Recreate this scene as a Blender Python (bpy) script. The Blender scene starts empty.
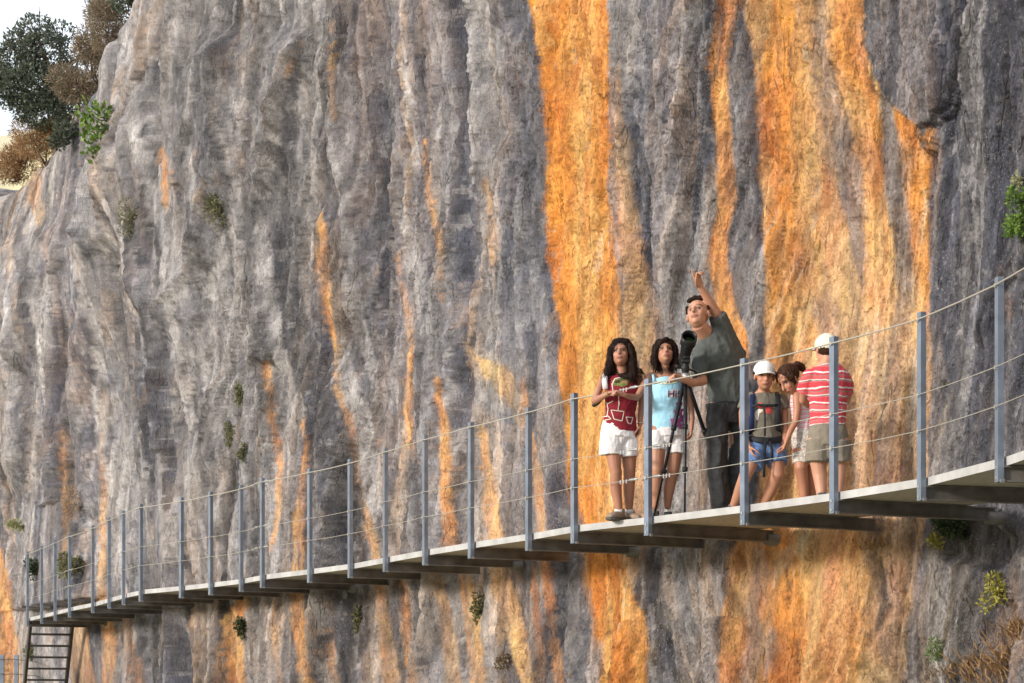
import bpy, bmesh, math, random
import numpy as np
from mathutils import Vector, Matrix
from mathutils.bvhtree import BVHTree

random.seed(7)
rad = math.radians
F = 2300.0           # focal length in pixels of the 1024 px wide picture
CX, HY = 512.0, 710.0   # the level horizon lies a little under the picture
CAMZ = 1.6
DECK = CAMZ + 1.54   # top of the walkway
COL = bpy.context.scene.collection
SC = bpy.context.scene

def at(px, py, d):
    """point seen in direction px,py at depth d metres"""
    return Vector(((px-CX)/F*d, d, CAMZ+(HY-py)/F*d))

# ------------------------------------------------------------------ materials
MATS = {}
def nd(nt, t, **kw):
    n = nt.nodes.new(t)
    for k, v in kw.items(): setattr(n, k, v)
    return n
def mat(name, col, rough=0.7, metal=0.0, var=0.15, scale=30.0, bump=0.0, bscale=60.0, stretch=(1,1,1), col2=None, spec=.3):
    if name in MATS: return MATS[name]
    m = bpy.data.materials.new(name); m.use_nodes = True
    nt = m.node_tree; b = nt.nodes['Principled BSDF']; L = nt.links.new
    tc = nd(nt, 'ShaderNodeTexCoord'); mp = nd(nt, 'ShaderNodeMapping')
    mp.inputs['Scale'].default_value = stretch
    L(tc.outputs['Object'], mp.inputs[0])
    n = nd(nt, 'ShaderNodeTexNoise'); n.inputs['Scale'].default_value = scale; n.inputs['Detail'].default_value = 5
    L(mp.outputs[0], n.inputs[0])
    r = nd(nt, 'ShaderNodeValToRGB')
    r.color_ramp.elements[0].position = 0.3; r.color_ramp.elements[1].position = 0.7
    c2 = col2 or tuple(min(1, c*(1+var)) for c in col)
    c1 = tuple(c*(1-var) for c in col)
    r.color_ramp.elements[0].color = (*c1, 1); r.color_ramp.elements[1].color = (*c2, 1)
    L(n.outputs[0], r.inputs[0]); L(r.outputs[0], b.inputs['Base Color'])
    b.inputs['Roughness'].default_value = rough; b.inputs['Metallic'].default_value = metal; b.inputs['Specular IOR Level'].default_value = spec
    if bump:
        n2 = nd(nt, 'ShaderNodeTexNoise'); n2.inputs['Scale'].default_value = bscale; n2.inputs['Detail'].default_value = 4
        L(mp.outputs[0], n2.inputs[0])
        bp = nd(nt, 'ShaderNodeBump'); bp.inputs['Strength'].default_value = bump; bp.inputs['Distance'].default_value = 0.01
        L(n2.outputs[0], bp.inputs['Height']); L(bp.outputs[0], b.inputs['Normal'])
    MATS[name] = m
    return m
def stripe_mat(name, stops, period, wob=0.012):
    """horizontal woven stripes that follow the cloth; stops = [(pos, colour)]"""
    m = bpy.data.materials.new(name); m.use_nodes = True
    nt = m.node_tree; b = nt.nodes['Principled BSDF']; L = nt.links.new
    tc = nd(nt, 'ShaderNodeTexCoord'); sp = nd(nt, 'ShaderNodeSeparateXYZ'); L(tc.outputs['Object'], sp.inputs[0])
    n = nd(nt, 'ShaderNodeTexNoise'); n.inputs['Scale'].default_value = 7; L(tc.outputs['Object'], n.inputs[0])
    a = nd(nt, 'ShaderNodeMath', operation='MULTIPLY_ADD'); L(n.outputs[0], a.inputs[0]); a.inputs[1].default_value = wob*4; L(sp.outputs[2], a.inputs[2])
    d = nd(nt, 'ShaderNodeMath', operation='DIVIDE'); L(a.outputs[0], d.inputs[0]); d.inputs[1].default_value = period
    f = nd(nt, 'ShaderNodeMath', operation='FRACT'); L(d.outputs[0], f.inputs[0])
    r = nd(nt, 'ShaderNodeValToRGB'); cr = r.color_ramp; cr.interpolation = 'CONSTANT'
    cr.elements[0].position = 0; cr.elements[0].color = (*stops[0][1], 1)
    cr.elements[1].position = stops[1][0]; cr.elements[1].color = (*stops[1][1], 1)
    for p, c in stops[2:]:
        e = cr.elements.new(p); e.color = (*c, 1)
    L(f.outputs[0], r.inputs[0]); L(r.outputs[0], b.inputs['Base Color']); b.inputs['Roughness'].default_value = 0.85
    return m
def attr_mat(name, attr, rough=0.6, sss=0.0):
    m = bpy.data.materials.new(name); m.use_nodes = True
    nt = m.node_tree; b = nt.nodes['Principled BSDF']
    a = nd(nt, 'ShaderNodeAttribute', attribute_name=attr)
    nt.links.new(a.outputs['Color'], b.inputs['Base Color']); b.inputs['Roughness'].default_value = rough
    return m
def leaf_mat(name, c1, c2, rough=0.6):
    m = bpy.data.materials.new(name); m.use_nodes = True
    nt = m.node_tree; b = nt.nodes['Principled BSDF']; L = nt.links.new
    a = nd(nt, 'ShaderNodeAttribute', attribute_name='tone')
    r = nd(nt, 'ShaderNodeMix', data_type='RGBA'); r.inputs[6].default_value = (*c1, 1); r.inputs[7].default_value = (*c2, 1)
    L(a.outputs['Fac'], r.inputs[0]); L(r.outputs[2], b.inputs['Base Color'])
    b.inputs['Roughness'].default_value = rough
    tr = nd(nt, 'ShaderNodeBsdfTranslucent'); L(r.outputs[2], tr.inputs[0])
    mx = nd(nt, 'ShaderNodeMixShader'); mx.inputs[0].default_value = 0.3
    out = nt.nodes['Material Output']
    L(b.outputs[0], mx.inputs[1]); L(tr.outputs[0], mx.inputs[2]); L(mx.outputs[0], out.inputs[0])
    return m

# ------------------------------------------------------------------ object helpers
def empty(name, loc, label=None, cat=None, group=None):
    o = bpy.data.objects.new(name, None); COL.objects.link(o)
    o.empty_display_size = 0.1; o.location = loc
    if label: o['label'] = label
    if cat: o['category'] = cat
    if group: o['group'] = group
    return o
def origin(o):
    v = Vector((0,0,0))
    while o is not None:
        v += Vector(o.location); o = o.parent
    return v
def mk(name, verts, faces, m, parent=None, smooth=False, **props):
    """mesh from world coordinates"""
    off = origin(parent)
    me = bpy.data.meshes.new(name)
    me.from_pydata([tuple(Vector(v)-off) for v in verts], [], faces)
    me.update()
    if m: me.materials.append(m)
    if smooth: me.polygons.foreach_set('use_smooth', [True]*len(me.polygons))
    o = bpy.data.objects.new(name, me); COL.objects.link(o)
    if parent: o.parent = parent
    for k, v in props.items(): o[k] = v
    return o
class MB:
    def __init__(s): s.v = []; s.f = []
    def add(s, v, f):
        n = len(s.v); s.v += [Vector(a) for a in v]; s.f += [[i+n for i in q] for q in f]; return s
    def box(s, c, ax, ay, az):
        """centre and three half axis vectors"""
        c, ax, ay, az = map(Vector, (c, ax, ay, az)); v = []
        for k in (-1,1):
            for j in (-1,1):
                for i in (-1,1): v.append(c+i*ax+j*ay+k*az)
        return s.add(v, [(0,2,3,1),(4,5,7,6),(0,1,5,4),(2,6,7,3),(0,4,6,2),(1,3,7,5)])
    def prism(s, prof, a, b, u, w):
        """profile in (u,w) swept from a to b"""
        a, b, u, w = map(Vector, (a, b, u, w)); n = len(prof)
        v = [a+p[0]*u+p[1]*w for p in prof]+[b+p[0]*u+p[1]*w for p in prof]
        return s.add(v, [(i,(i+1)%n,(i+1)%n+n,i+n) for i in range(n)]+[tuple(range(n))[::-1], tuple(range(n,2*n))])
    def chain(s, pts, radii, wax=None, seg=14, caps='flat'):
        """elliptic tube through pts; radii = [(a, b)] a along the width axis"""
        pts = [Vector(p) for p in pts]; R = [(r, r) if isinstance(r, (int, float)) else r for r in radii]
        if caps == 'round':
            t0 = (pts[0]-pts[1]).normalized(); t1 = (pts[-1]-pts[-2]).normalized()
            P = []; Q = []
            for k in (0.97, 0.75, 0.4):
                h = math.sqrt(1-k*k); m0 = min(R[0]); P.append(pts[0]+t0*m0*k); Q.append((R[0][0]*h, R[0][1]*h))
            P += pts; Q += R
            for k in (0.4, 0.75, 0.97):
                h = math.sqrt(1-k*k); m1 = min(R[-1]); P.append(pts[-1]+t1*m1*k); Q.append((R[-1][0]*h, R[-1][1]*h))
            pts, R = P, Q
        n = len(pts); V = []; prev = None
        for i, p in enumerate(pts):
            t = (pts[min(i+1,n-1)]-pts[max(i-1,0)])
            t = t.normalized() if t.length > 1e-9 else Vector((0,0,1))
            w = Vector(wax) if wax is not None else (prev if prev is not None else (Vector((1,0,0)) if abs(t.x) < 0.8 else Vector((0,1,0))))
            w = w-t*w.dot(t)
            if w.length < 1e-5: w = Vector((0,1,0))-t*t.y
            w.normalize(); prev = w; q = t.cross(w)
            for k in range(seg):
                a = 2*math.pi*k/seg
                V.append(p+w*R[i][0]*math.cos(a)+q*R[i][1]*math.sin(a))
        fs = []
        for i in range(n-1):
            for k in range(seg):
                k2 = (k+1)%seg
                fs.append((i*seg+k, i*seg+k2, (i+1)*seg+k2, (i+1)*seg+k))
        fs.append(tuple(range(seg))[::-1]); fs.append(tuple(range((n-1)*seg, n*seg)))
        return s.add(V, fs)
    def ell(s, c, r, fr=None, seg=16, rings=10):
        c = Vector(c); fr = fr or (Vector((1,0,0)), Vector((0,1,0)), Vector((0,0,1)))
        V = []
        for i in range(1, rings):
            th = math.pi*i/rings
            for k in range(seg):
                a = 2*math.pi*k/seg
                V.append(c+fr[0]*r[0]*math.sin(th)*math.cos(a)+fr[1]*r[1]*math.sin(th)*math.sin(a)+fr[2]*r[2]*math.cos(th))
        top = len(V); V.append(c+fr[2]*r[2]); V.append(c-fr[2]*r[2]); fs = []
        for i in range(rings-2):
            for k in range(seg):
                k2 = (k+1)%seg; fs.append((i*seg+k, (i+1)*seg+k, (i+1)*seg+k2, i*seg+k2))
        for k in range(seg):
            k2 = (k+1)%seg; fs.append((top, k, k2)); fs.append((top+1, (rings-2)*seg+k2, (rings-2)*seg+k))
        return s.add(V, fs)
    def build(s, name, m, parent=None, smooth=False, **props):
        return mk(name, s.v, s.f, m, parent, smooth, **props)
    def fuse(s, name, m, parent=None, voxel=0.006, smooth=4, **props):
        """one continuous skin round everything added"""
        o = s.build(name, m, parent, True, **props)
        bm = bmesh.new(); bm.from_mesh(o.data); bmesh.ops.recalc_face_normals(bm, faces=bm.faces); bm.to_mesh(o.data); bm.free()
        r = o.modifiers.new('r', 'REMESH'); r.mode = 'VOXEL'; r.voxel_size = voxel; r.use_smooth_shade = True
        if smooth:
            q = o.modifiers.new('s', 'SMOOTH'); q.factor = 0.5; q.iterations = smooth
        bpy.context.view_layer.update()
        dg = bpy.context.evaluated_depsgraph_get()
        me = bpy.data.meshes.new_from_object(o.evaluated_get(dg), preserve_all_data_layers=True, depsgraph=dg)
        o.modifiers.clear(); o.data = me; me.name = name
        if m and not me.materials: me.materials.append(m)
        return o

# ------------------------------------------------------------------ noise
def gn(x, y, seed=0):
    rs = np.random.RandomState(seed+11); perm = rs.permutation(512); perm = np.concatenate([perm, perm])
    ang = rs.rand(512)*2*np.pi; gx = np.cos(ang).astype(np.float32); gy = np.sin(ang).astype(np.float32)
    xi = np.floor(x).astype(np.int64); yi = np.floor(y).astype(np.int64)
    xf = (x-xi).astype(np.float32); yf = (y-yi).astype(np.float32)
    u = xf*xf*xf*(xf*(xf*6-15)+10); v = yf*yf*yf*(yf*(yf*6-15)+10)
    def g(ix, iy, dx, dy):
        h = perm[(perm[ix & 511]+iy) & 511]
        return gx[h]*dx+gy[h]*dy
    a = g(xi, yi, xf, yf); b = g(xi+1, yi, xf-1, yf); c = g(xi, yi+1, xf, yf-1); d = g(xi+1, yi+1, xf-1, yf-1)
    return 1.5*(a+(b-a)*u+(c-a)*v+(a-b-c+d)*u*v)
def fbm(x, y, o=4, seed=0, g=0.5, l=2.03):
    s = 0; a = 1
    for i in range(o):
        s = s+a*gn(x, y, seed+i*7); a *= g; x = x*l+3.1; y = y*l+1.7
    return s
def ridged(x, y, o=4, seed=0, g=0.5):
    s = 0; a = 1
    for i in range(o):
        s = s+a*(0.5-np.abs(gn(x, y, seed+i*7))); a *= g; x = x*2.1+3.1; y = y*2.1+1.7
    return s
def sstep(x): 
    x = np.clip(x, 0, 1); return x*x*(3-2*x)
# ------------------------------------------------------------------ walkway plan
# (direction px of the post foot, depth in metres)
POSTS = [(1000,8.535),(921.5,9.3),(833,9.91),(744,10.52),(646.5,11.18),(572.5,11.68),(529,12.22),(470,12.85),
 (424.7,13.45),(385,14.1),(350,14.75),(309.8,15.3),(260.8,15.95),(241.4,16.45),(210,16.95),(181.5,17.4),
 (139.5,17.95),(123.5,18.55),(109,19.2),(93,20.05),(69,21.0),(55,21.8),(41.7,22.55),(27.4,23.35)]
KD = F/1400.0
POSTS = [(p, d*KD) for p, d in POSTS]
E = [Vector(((p-CX)/F*d+.040, d+.01)) for p, d in POSTS]
Eext = [Vector((3.15,9.5)), Vector((3.2,10.65)), Vector((3.19,11.8)), Vector((3.12,12.9))]+E
def catmull(P, n):
    out = []
    for i in range(len(P)-1):
        p0 = P[max(i-1,0)]; p1 = P[i]; p2 = P[i+1]; p3 = P[min(i+2,len(P)-1)]
        for k in range(n):
            t = k/n
            out.append(0.5*((2*p1)+(p2-p0)*t+(2*p0-5*p1+4*p2-p3)*t*t+(3*p1-p0-3*p2+p3)*t**3))
    out.append(P[-1].copy()); return out
curve = catmull(Eext, 6)
# smooth the rail line a little
for it in range(3):
    c2 = [c.copy() for c in curve]
    for i in range(1, len(curve)-1): c2[i] = (curve[i-1]+curve[i]*2+curve[i+1])/4
    curve = c2
def tangent(i):
    a = curve[max(i-3,0)]; b = curve[min(i+3,len(curve)-1)]
    return (b-a).normalized()
def inward(i):
    t = tangent(i); return Vector((t.y, -t.x))   # from the open side to the rock
WID = 1.02
BLEN = [1.4]*4+[1.4,1.4,1.3,1.1,1.18,1.15,0.92,0.9,0.85,0.93,0.93,0.93,1.05,0.88,0.9,0.9,0.92,0.95,0.95,0.95,0.95,0.98,1.0,1.0]
# ------------------------------------------------------------------ the cliff foot line as depth over direction
qs = []; ds = []
for k in range(5, len(Eext)):
    i = k*6; c = curve[i]+inward(i)*(BLEN[k]+0.03)
    qs.append(CX+F*c.x/c.y); ds.append(c.y)
qs = np.array(qs); ds = np.array(ds)
o = np.argsort(qs); qs = qs[o]; ds = ds[o]
qq = np.concatenate([[-900,-500,-250,-100,0], qs, [1110,1250,1400]])
dd = np.concatenate([[80,65,54,47.5,43.5], ds, [14.9,14.1,13.2]])
print('cliff q', [round(float(a)) for a in qs], [round(float(a),1) for a in ds])
NQ = np.concatenate([np.arange(-900,-60,8), np.arange(-60,1090,1.25), np.arange(1090,1400,5)])
Dq = np.interp(NQ, qq, dd)
fine = np.arange(-900,1400,1.0); fd = np.interp(fine, qq, dd)
ker = np.exp(-np.linspace(-2.2,2.2,71)**2); ker /= ker.sum()
fd2 = np.convolve(np.pad(fd,35,mode='edge'), ker, 'valid')
Dq = np.interp(NQ, fine, fd2)
def cliff_depth(q): return float(np.interp(q, fine, fd2))
Xq = (NQ-CX)/F*Dq; Yq = Dq.copy()
# columns past the right edge run towards and past the viewer
ex = np.linspace(0,1,60)[1:]
x0, y0 = Xq[-1], Yq[-1]
Xq = np.concatenate([Xq, x0+ (1-(1-ex)**2)*1.6]); Yq = np.concatenate([Yq, y0-ex*20]); NQ2 = np.concatenate([NQ, NQ[-1]+ex*900])
Dcol = np.concatenate([Dq, np.full(59, Dq[-1])])
# rows
rows = np.concatenate([np.linspace(1150,720,40), np.arange(718,-12,-1.3), np.linspace(-20,-900,90)])
nc = len(Xq); nr = len(rows)
tx = np.gradient(Xq); ty = np.gradient(Yq); tl = np.hypot(tx, ty)
vh = np.hypot(Xq, Yq); lat = np.abs(tx*Yq-ty*Xq)/vh
s_arc = np.cumsum(1.7*np.maximum(lat, .12*tl))   # slabs are longer where the wall recedes
k9 = np.ones(61)/61
txs = np.convolve(np.pad(tx/tl,30,mode='edge'), k9, 'valid'); tys = np.convolve(np.pad(ty/tl,30,mode='edge'), k9, 'valid')
tn = np.hypot(txs, tys); nx = tys/tn; ny = -txs/tn      # outward (towards the gorge)
if nx[len(nx)//2]*1.0+ny[len(nx)//2]*1.0 > 0 and ny[len(nx)//2] > 0: nx, ny = -nx, -ny
PX = np.repeat(NQ2[None,:], nr, 0).astype(np.float32); PY = np.repeat(rows[:,None], nc, 1).astype(np.float32)
DD = np.repeat(Dcol[None,:], nr, 0)
Z = CAMZ+(HY-PY)/F*DD
S = np.repeat(s_arc[None,:], nr, 0)
# crest line of the cliff
cq = np.array([-900,-400,-150,-40,8,42,70,92,114,130,146,166,216,310,1400,2400]); 
cy = np.array([250,240,225,200,186,162,128,100,70,38,2,-60,-300,-700,-1200,-1200])
Zc = CAMZ+(HY-np.interp(NQ2, cq, cy))/F*Dcol
Zc = Zc-.35+0.22*fbm(s_arc*0.9, s_arc*0+2.2, 4, 5)
Zc = np.minimum(Zc, 34)
ZC = np.repeat(Zc[None,:], nr, 0)

W1 = (7*gn(PX/38, PY/120, 1)+3.6*gn(PX/14, PY/42, 2)+1.8*gn(PX/6, PY/16, 3)+.9*gn(PX/3, PY/7, 4)).astype(np.float32)
Wr = (13*gn(PX/70, PY/230, 21)+6*gn(PX/24, PY/90, 22)+2.5*gn(PX/9, PY/36, 23)).astype(np.float32)
def prof(pts):
    pts = sorted(pts, key=lambda p: p[1]); ys = [p[1] for p in pts]; xs = [p[0] for p in pts]; ws = [p[2] for p in pts]
    return np.interp(PY, ys, xs), np.interp(PY, ys, ws), ys[0], ys[-1]
def streak(pts, soft=6, warp=1.0):
    xc, w, y0, y1 = prof(pts)
    yj = PY+3*W1
    if y0 > 3: w = np.where(yj < y0, w-(y0-yj)*0.25, w)
    if y1 < 680: w = np.where(yj > y1, w-(yj-y1)*0.25, w)
    return sstep((w-np.abs(PX+W1*warp-xc))/soft+0.5)
def blob(x, y, rx, ry, soft=0.4, warp=1.0):
    r = np.sqrt(((PX+W1*warp-x)/rx)**2+((PY+W1*warp*1.5-y)/ry)**2)
    return sstep((1-r)/soft+0.5)

# ---- relief
left = np.clip((520-PX)/400, 0, 1)
gr = 1-.8*np.maximum(sstep((PX-535)/20)*sstep((625-PX)/20), sstep((PX-745)/30)*sstep((930-PX)/20))
ORM0 = 1-gr
shear = 0.25*gn(S*0.25, Z*0.18, 40)+0.12*gn(S*.8, Z*.3, 41)
plate = np.maximum(streak([(905,-80,50),(906,0,44),(909,40,46),(915,70,42),(914,90,34),(920,115,17),(921,124,6)], 3, .5), 0)
Wz = 0.16*gn(S*.4, Z*.13, 200)
U = S*1.0+shear*2.6
D = (0.13+.05*left)*(ridged(U*0.42+Wz, Z*0.07, 2, 210))*1.6
D += (0.08+.03*left)*ridged(U*1.5+Wz*2, Z*0.16, 3, 220)*1.5
D += (0.042-.022*left)*ridged(U*4.0, Z*0.55, 3, 230)*(0.5+.6*gr)*1.3
D += 0.024*(1-.6*left)*ridged(U*9.5+Z*.8, Z*1.1, 3, 235)*1.0
def terr(x, n, e=.16):
    x = x*n; i = np.floor(x); fr_ = x-i; return (i+sstep(fr_/e))/n
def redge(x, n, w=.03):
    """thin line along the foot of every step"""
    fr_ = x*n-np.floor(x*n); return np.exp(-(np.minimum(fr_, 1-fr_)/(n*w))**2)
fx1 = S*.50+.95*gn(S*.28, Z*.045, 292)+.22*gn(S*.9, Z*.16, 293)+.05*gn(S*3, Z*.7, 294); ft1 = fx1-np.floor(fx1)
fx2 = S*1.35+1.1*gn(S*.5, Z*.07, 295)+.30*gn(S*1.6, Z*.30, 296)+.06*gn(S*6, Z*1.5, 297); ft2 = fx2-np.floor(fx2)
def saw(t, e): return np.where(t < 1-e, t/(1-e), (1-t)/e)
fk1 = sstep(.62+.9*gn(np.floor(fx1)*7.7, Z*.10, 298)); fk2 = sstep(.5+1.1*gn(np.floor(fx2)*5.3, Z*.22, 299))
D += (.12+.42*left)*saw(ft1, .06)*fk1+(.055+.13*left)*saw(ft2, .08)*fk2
dw = .30*gn(U*.8, Z*.28, 290)+.12*gn(U*2.2, Z*.8, 291)
Q1 = fbm(U*1.0+dw, Z*.11+dw*.3, 4, 280); Q2 = fbm(U*2.3+dw*1.5, Z*.34+dw*.6, 5, 282, .55); Q3 = fbm(U*5.5-Z*.5+dw*3, Z*1.25+dw, 5, 284, .55)
T1 = terr(Q1, 3, .09); T2 = terr(Q2, 3, .09); T3 = terr(Q3, 2.5, .11)
D += 0.20*T1*(.45+.35*left)+0.105*T2*(.75-.25*left)+0.042*T3*(1-.6*left)
D += 0.014*(1-.6*left)*fbm(S*14, Z*3.2, 4, 240, .6)*1.3
D += 0.005*fbm(S*34, Z*12, 3, 250)*1.4
# long creases between the flutes, and short ones where plates meet
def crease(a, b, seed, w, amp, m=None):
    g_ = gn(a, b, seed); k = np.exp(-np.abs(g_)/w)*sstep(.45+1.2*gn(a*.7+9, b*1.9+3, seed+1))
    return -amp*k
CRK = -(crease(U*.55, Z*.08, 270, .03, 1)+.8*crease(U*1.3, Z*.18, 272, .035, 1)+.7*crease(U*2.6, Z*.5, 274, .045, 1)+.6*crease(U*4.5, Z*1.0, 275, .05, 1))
D += crease(U*.55, Z*.08, 270, .035, .16+.10*left)+crease(U*1.3, Z*.18, 272, .05, .09)+(1-.6*left)*(crease(U*2.6, Z*.5, 274, .07, .045)+crease(U*1.6+Z*.5, Z*.9, 276, .05, .04))
br = gn(U*1.3, Z*0.35, 260); D += 0.030*sstep((br+.05)/.05)+0.022*sstep((gn(U*2.6+4, Z*1.1, 261)-.05)/.06)
D -= 0.03*ORM0
def rib(pts, amp, wid, sharp, side=1):
    """a rib of rock: gentle on one side, a drop on the other"""
    global D
    pts3 = [(p[0], p[1], 1) for p in pts]; xc, w, y0, y1 = prof(pts3)
    fade = sstep((PY-y0)/40+.5)*sstep((y1-PY)/40+.5)
    t = (PX+Wr*.7-xc)*side
    p = np.where(t > 0, np.exp(-t/sharp), np.exp(t/wid))
    D = D+amp*1.15*p*fade
for r in [([(304,40),(285,110),(268,170),(263,220),(268,300),(280,360)], .28, 40, 5), ([(340,50),(345,120),(358,170),(366,220),(368,320)], .22, 30, 6),
 ([(322,215),(326,280),(340,380),(352,440),(372,530)], .18, 24, 5,-1), ([(136,-20),(138,60),(146,130),(150,190),(138,250)], .40, 26, 7), ([(163,-20),(163,90),(168,180),(175,300)], .3, 24, 8),
 ([(244,40),(248,130),(240,200),(215,270),(190,330)], .28, 30, 8), ([(120,240),(112,320),(104,400),(102,520),(108,610)], .35, 30, 8), ([(60,230),(52,300),(40,380),(44,480)], .35, 24, 8),
 ([(25,200),(20,300),(10,400)], .3, 20, 8), ([(200,300),(196,380),(200,460),(196,560)], .2, 26, 8), ([(545,-10),(549,70),(546,150),(550,240),(556,330),(570,420)], .07, 20, 5),
 ([(611,-10),(612,100),(614,200),(616,330)], .08, 30, 5,-1), ([(655,0),(660,150),(668,260),(665,330)], .06, 20, 8), ([(928,180),(926,300),(926,430),(922,500)], .10, 10, 12,-1),
 ([(715,0),(708,60),(714,150),(712,230),(722,320)], .06, 12, 5), ([(755,40),(760,130),(758,220),(764,300)], .07, 14, 6,-1), ([(830,30),(826,90),(842,150),(846,210)], .05, 10, 4),
 ([(725,540),(728,610),(722,690)], .08, 16, 6), ([(590,570),(590,690)], .06, 14, 6,-1), ([(430,180),(440,250),(444,310)], .06, 20, 5), ([(398,255),(412,350),(408,420)], .07, 20, 6),
 ([(500,150),(505,260),(520,380)], .05, 24, 10), ([(235,360),(225,420),(218,470)], .12, 20, 6,-1), ([(262,360),(268,420),(276,500)], .09, 12, 5), ([(1005,250),(985,300),(975,340)], .15, 14, 5), ([(870,540),(880,620),(872,690)], .1, 16, 6), ([(815,540),(822,610),(812,690)], .06, 10, 5)]:
    rib(*r)
D += 0.13*sstep(plate)
# recess with a roof beneath the plate and in the wall under the right end of the deck
D -= 0.30*blob(962,540,34,26)
D -= 0.16*blob(266,372,10,9,.8,.5)+0.10*blob(340,66,7,9,.8,.3)
def crack(pts, w, amp):
    global D
    m = streak([(a,b,w) for a,b in pts], 2.2, .5); D = D-amp*m
CRACKS = [([(957,0),(955,30),(960,48),(948,75),(938,105),(928,122),(921,128)],2.6,.10),([(865,0),(862,45),(874,58),(872,92),(883,98)],1.8,.06),([(832,28),(826,50),(836,80),(845,115),(852,160)],1.0,.04),
 ([(345,50),(344,75),(347,82)],3,.08),([(1012,262),(1002,275),(985,300),(975,330)],2.5,.08),([(940,385),(948,400),(952,412)],1.2,.05),([(795,630),(797,690)],1.2,.04),([(785,560),(788,600)],1.5,.04),
 ([(748,380),(757,420)],1.0,.02),([(140,300),(146,350)],2,.08),([(196,400),(200,440)],2,.08),([(95,445),(88,470)],2,.07),([(450,250),(430,262)],1,.03),([(880,560),(884,600),(878,630)],3,.07)]
for c in CRACKS: crack(*c)
D = D-np.median(D)
# keep the strip where people stand free
zone = sstep((Z-(DECK-1.5))/1.4)*sstep(((DECK+3.6)-Z)/2.2)*sstep((PX+80)/40)
zr = .30+.70*sstep((PX-430)/120)
zone = zone*zr
D = D*(1-.55*zone)-0.08*zone
D = np.where(zone > .55, np.minimum(D, 0.04), D)
D = np.where((PX < 120)&(Z < DECK+.3)&(PX > -60), np.minimum(D, .05), D)
D = np.where((zr < .99)&(Z > DECK-.6)&(Z < DECK+2), np.minimum(D, .40), D)
D += 0.02*(Z-DECK)*sstep((Z-DECK-2)/3)*np.clip((1000-PX)/500,0,1)*.6
# folding back over the crest
over = np.maximum(Z-ZC, 0); soft_over = np.where(over < .8, over**2/1.6, over-.4)
Zf = np.where(Z > ZC, ZC+(Z-ZC)-soft_over*0.95, Z)
Pout = D*(1-.6*sstep((Z-ZC+2.5)/2.5))-soft_over*1.25
Xg = Xq[None,:]+nx[None,:]*Pout; Yg = Yq[None,:]+ny[None,:]*Pout
Zg = Zf+0.02*fbm(S*5, Z*5, 2, 300)
# where each point of the rock is seen along, so stains sit on the relief
PX0, PY0 = PX, PY
PX = (CX+F*Xg/Yg).astype(np.float32); PX = np.where(Yg > 2, PX, 2000); PY = (HY-(Zg-CAMZ)*F/Yg).astype(np.float32); PY = np.where(Yg > 2, PY, 2000)
# ---- colours of the rock, with some shade painted in
plate = streak([(905,-80,50),(906,0,44),(909,40,46),(915,70,42),(914,90,34),(920,115,17),(921,124,6)], 2, .45)
def C(*a): return np.array(a, np.float32)
G_MID = C(.185,.175,.186); G_PALE = C(.44,.415,.41); G_DARK = C(.058,.058,.070); G_BLUE = C(.112,.120,.162); G_BRN = C(.23,.185,.15)
OR = C(.71,.285,.06); OY = C(.78,.46,.17); RB = C(.36,.12,.035); TAN = C(.52,.35,.23); CRM = C(.66,.53,.39); PEACH = C(.66,.39,.20); OLV = C(.22,.18,.09)
U = S+shear*2.2
n1 = fbm(U*0.8, Z*0.10, 4, 50); n2 = fbm(U*2.6, Z*0.35, 4, 60); n3 = fbm(U*1.1+7, Z*0.25, 4, 70); n4 = fbm(U*7, Z*1.6, 4, 80); n5 = fbm(S*2.2, Z*1.8, 5, 90)
col = np.empty((nr, nc, 3), np.float32); col[:] = G_MID
def mix(c, m, k=1.0):
    global col
    m = (np.clip(m, 0, 1)*k)[..., None]; col = col*(1-m)+c*m
mix(G_PALE, sstep(0.5+0.85*n1+0.25*n2), .8)
mix(G_BLUE, sstep(0.35+0.9*n3-.2*n2), .65)
mix(G_DARK, sstep(0.1+0.9*n2+.3*n4-.5*n1), .6)
mix(G_PALE, sstep(0.1+1.0*n4-.3*n2), .5)
mix(TAN, sstep(-0.25+0.9*n3+.5*n5+.3*n2), .5)
mix(G_BRN, sstep(-0.1+0.9*n5+.3*n1), .35)
OR_ = 0
ORM = np.zeros_like(PX)     # how strongly a place is flowstone orange
def f(c, pts, k=1.0, soft=6, warp=1.0, orange=False):
    global ORM
    m = streak(pts, soft, warp)
    if orange: ORM = np.maximum(ORM, m*k)
    elif not any(c is q for q in (OR,OY,RB)): ORM = ORM*(1-m*k*.8)
    brk = np.clip(0.80+0.55*n4+0.35*n5, 0, 1) if k < 0.99 else 1
    mix(c, m*brk, k)
# big tonal areas
f(G_PALE, [(150,40,12),(150,120,14),(155,200,8)], .6, 10)
f(G_PALE, [(128,330,10),(115,420,14),(112,520,14),(118,600,10)], .35, 14)
f(G_DARK, [(205,60,10),(200,200,18),(215,330,14)], .45, 16)
f(G_DARK, [(292,120,10),(282,200,16),(300,300,18),(318,380,20),(335,450,18),(345,530,16)], .75, 12)  # shade of the long crevice, painted dark
f(G_PALE, [(300,100,6),(278,170,9),(268,230,7)], .6, 8)
f(G_PALE, [(352,240,10),(372,340,22),(395,440,20),(400,520,18)], .55, 14)
f(G_PALE, [(330,140,8),(345,210,10)], .6, 8)
f(G_BLUE, [(455,300,40),(470,360,20)], .3, 30)
f(G_BRN, [(385,60,20),(440,90,40),(480,140,40),(470,180,10)], .4, 30)
f(G_MID, [(500,0,30),(515,150,35),(520,300,32)], .6, 20)
f(G_BLUE, [(510,150,20),(520,300,22),(530,380,8)], .5, 14)
f(G_BLUE, [(675,0,45),(672,140,42),(672,300,40),(678,420,34),(690,520,28)], .85, 16)
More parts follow.
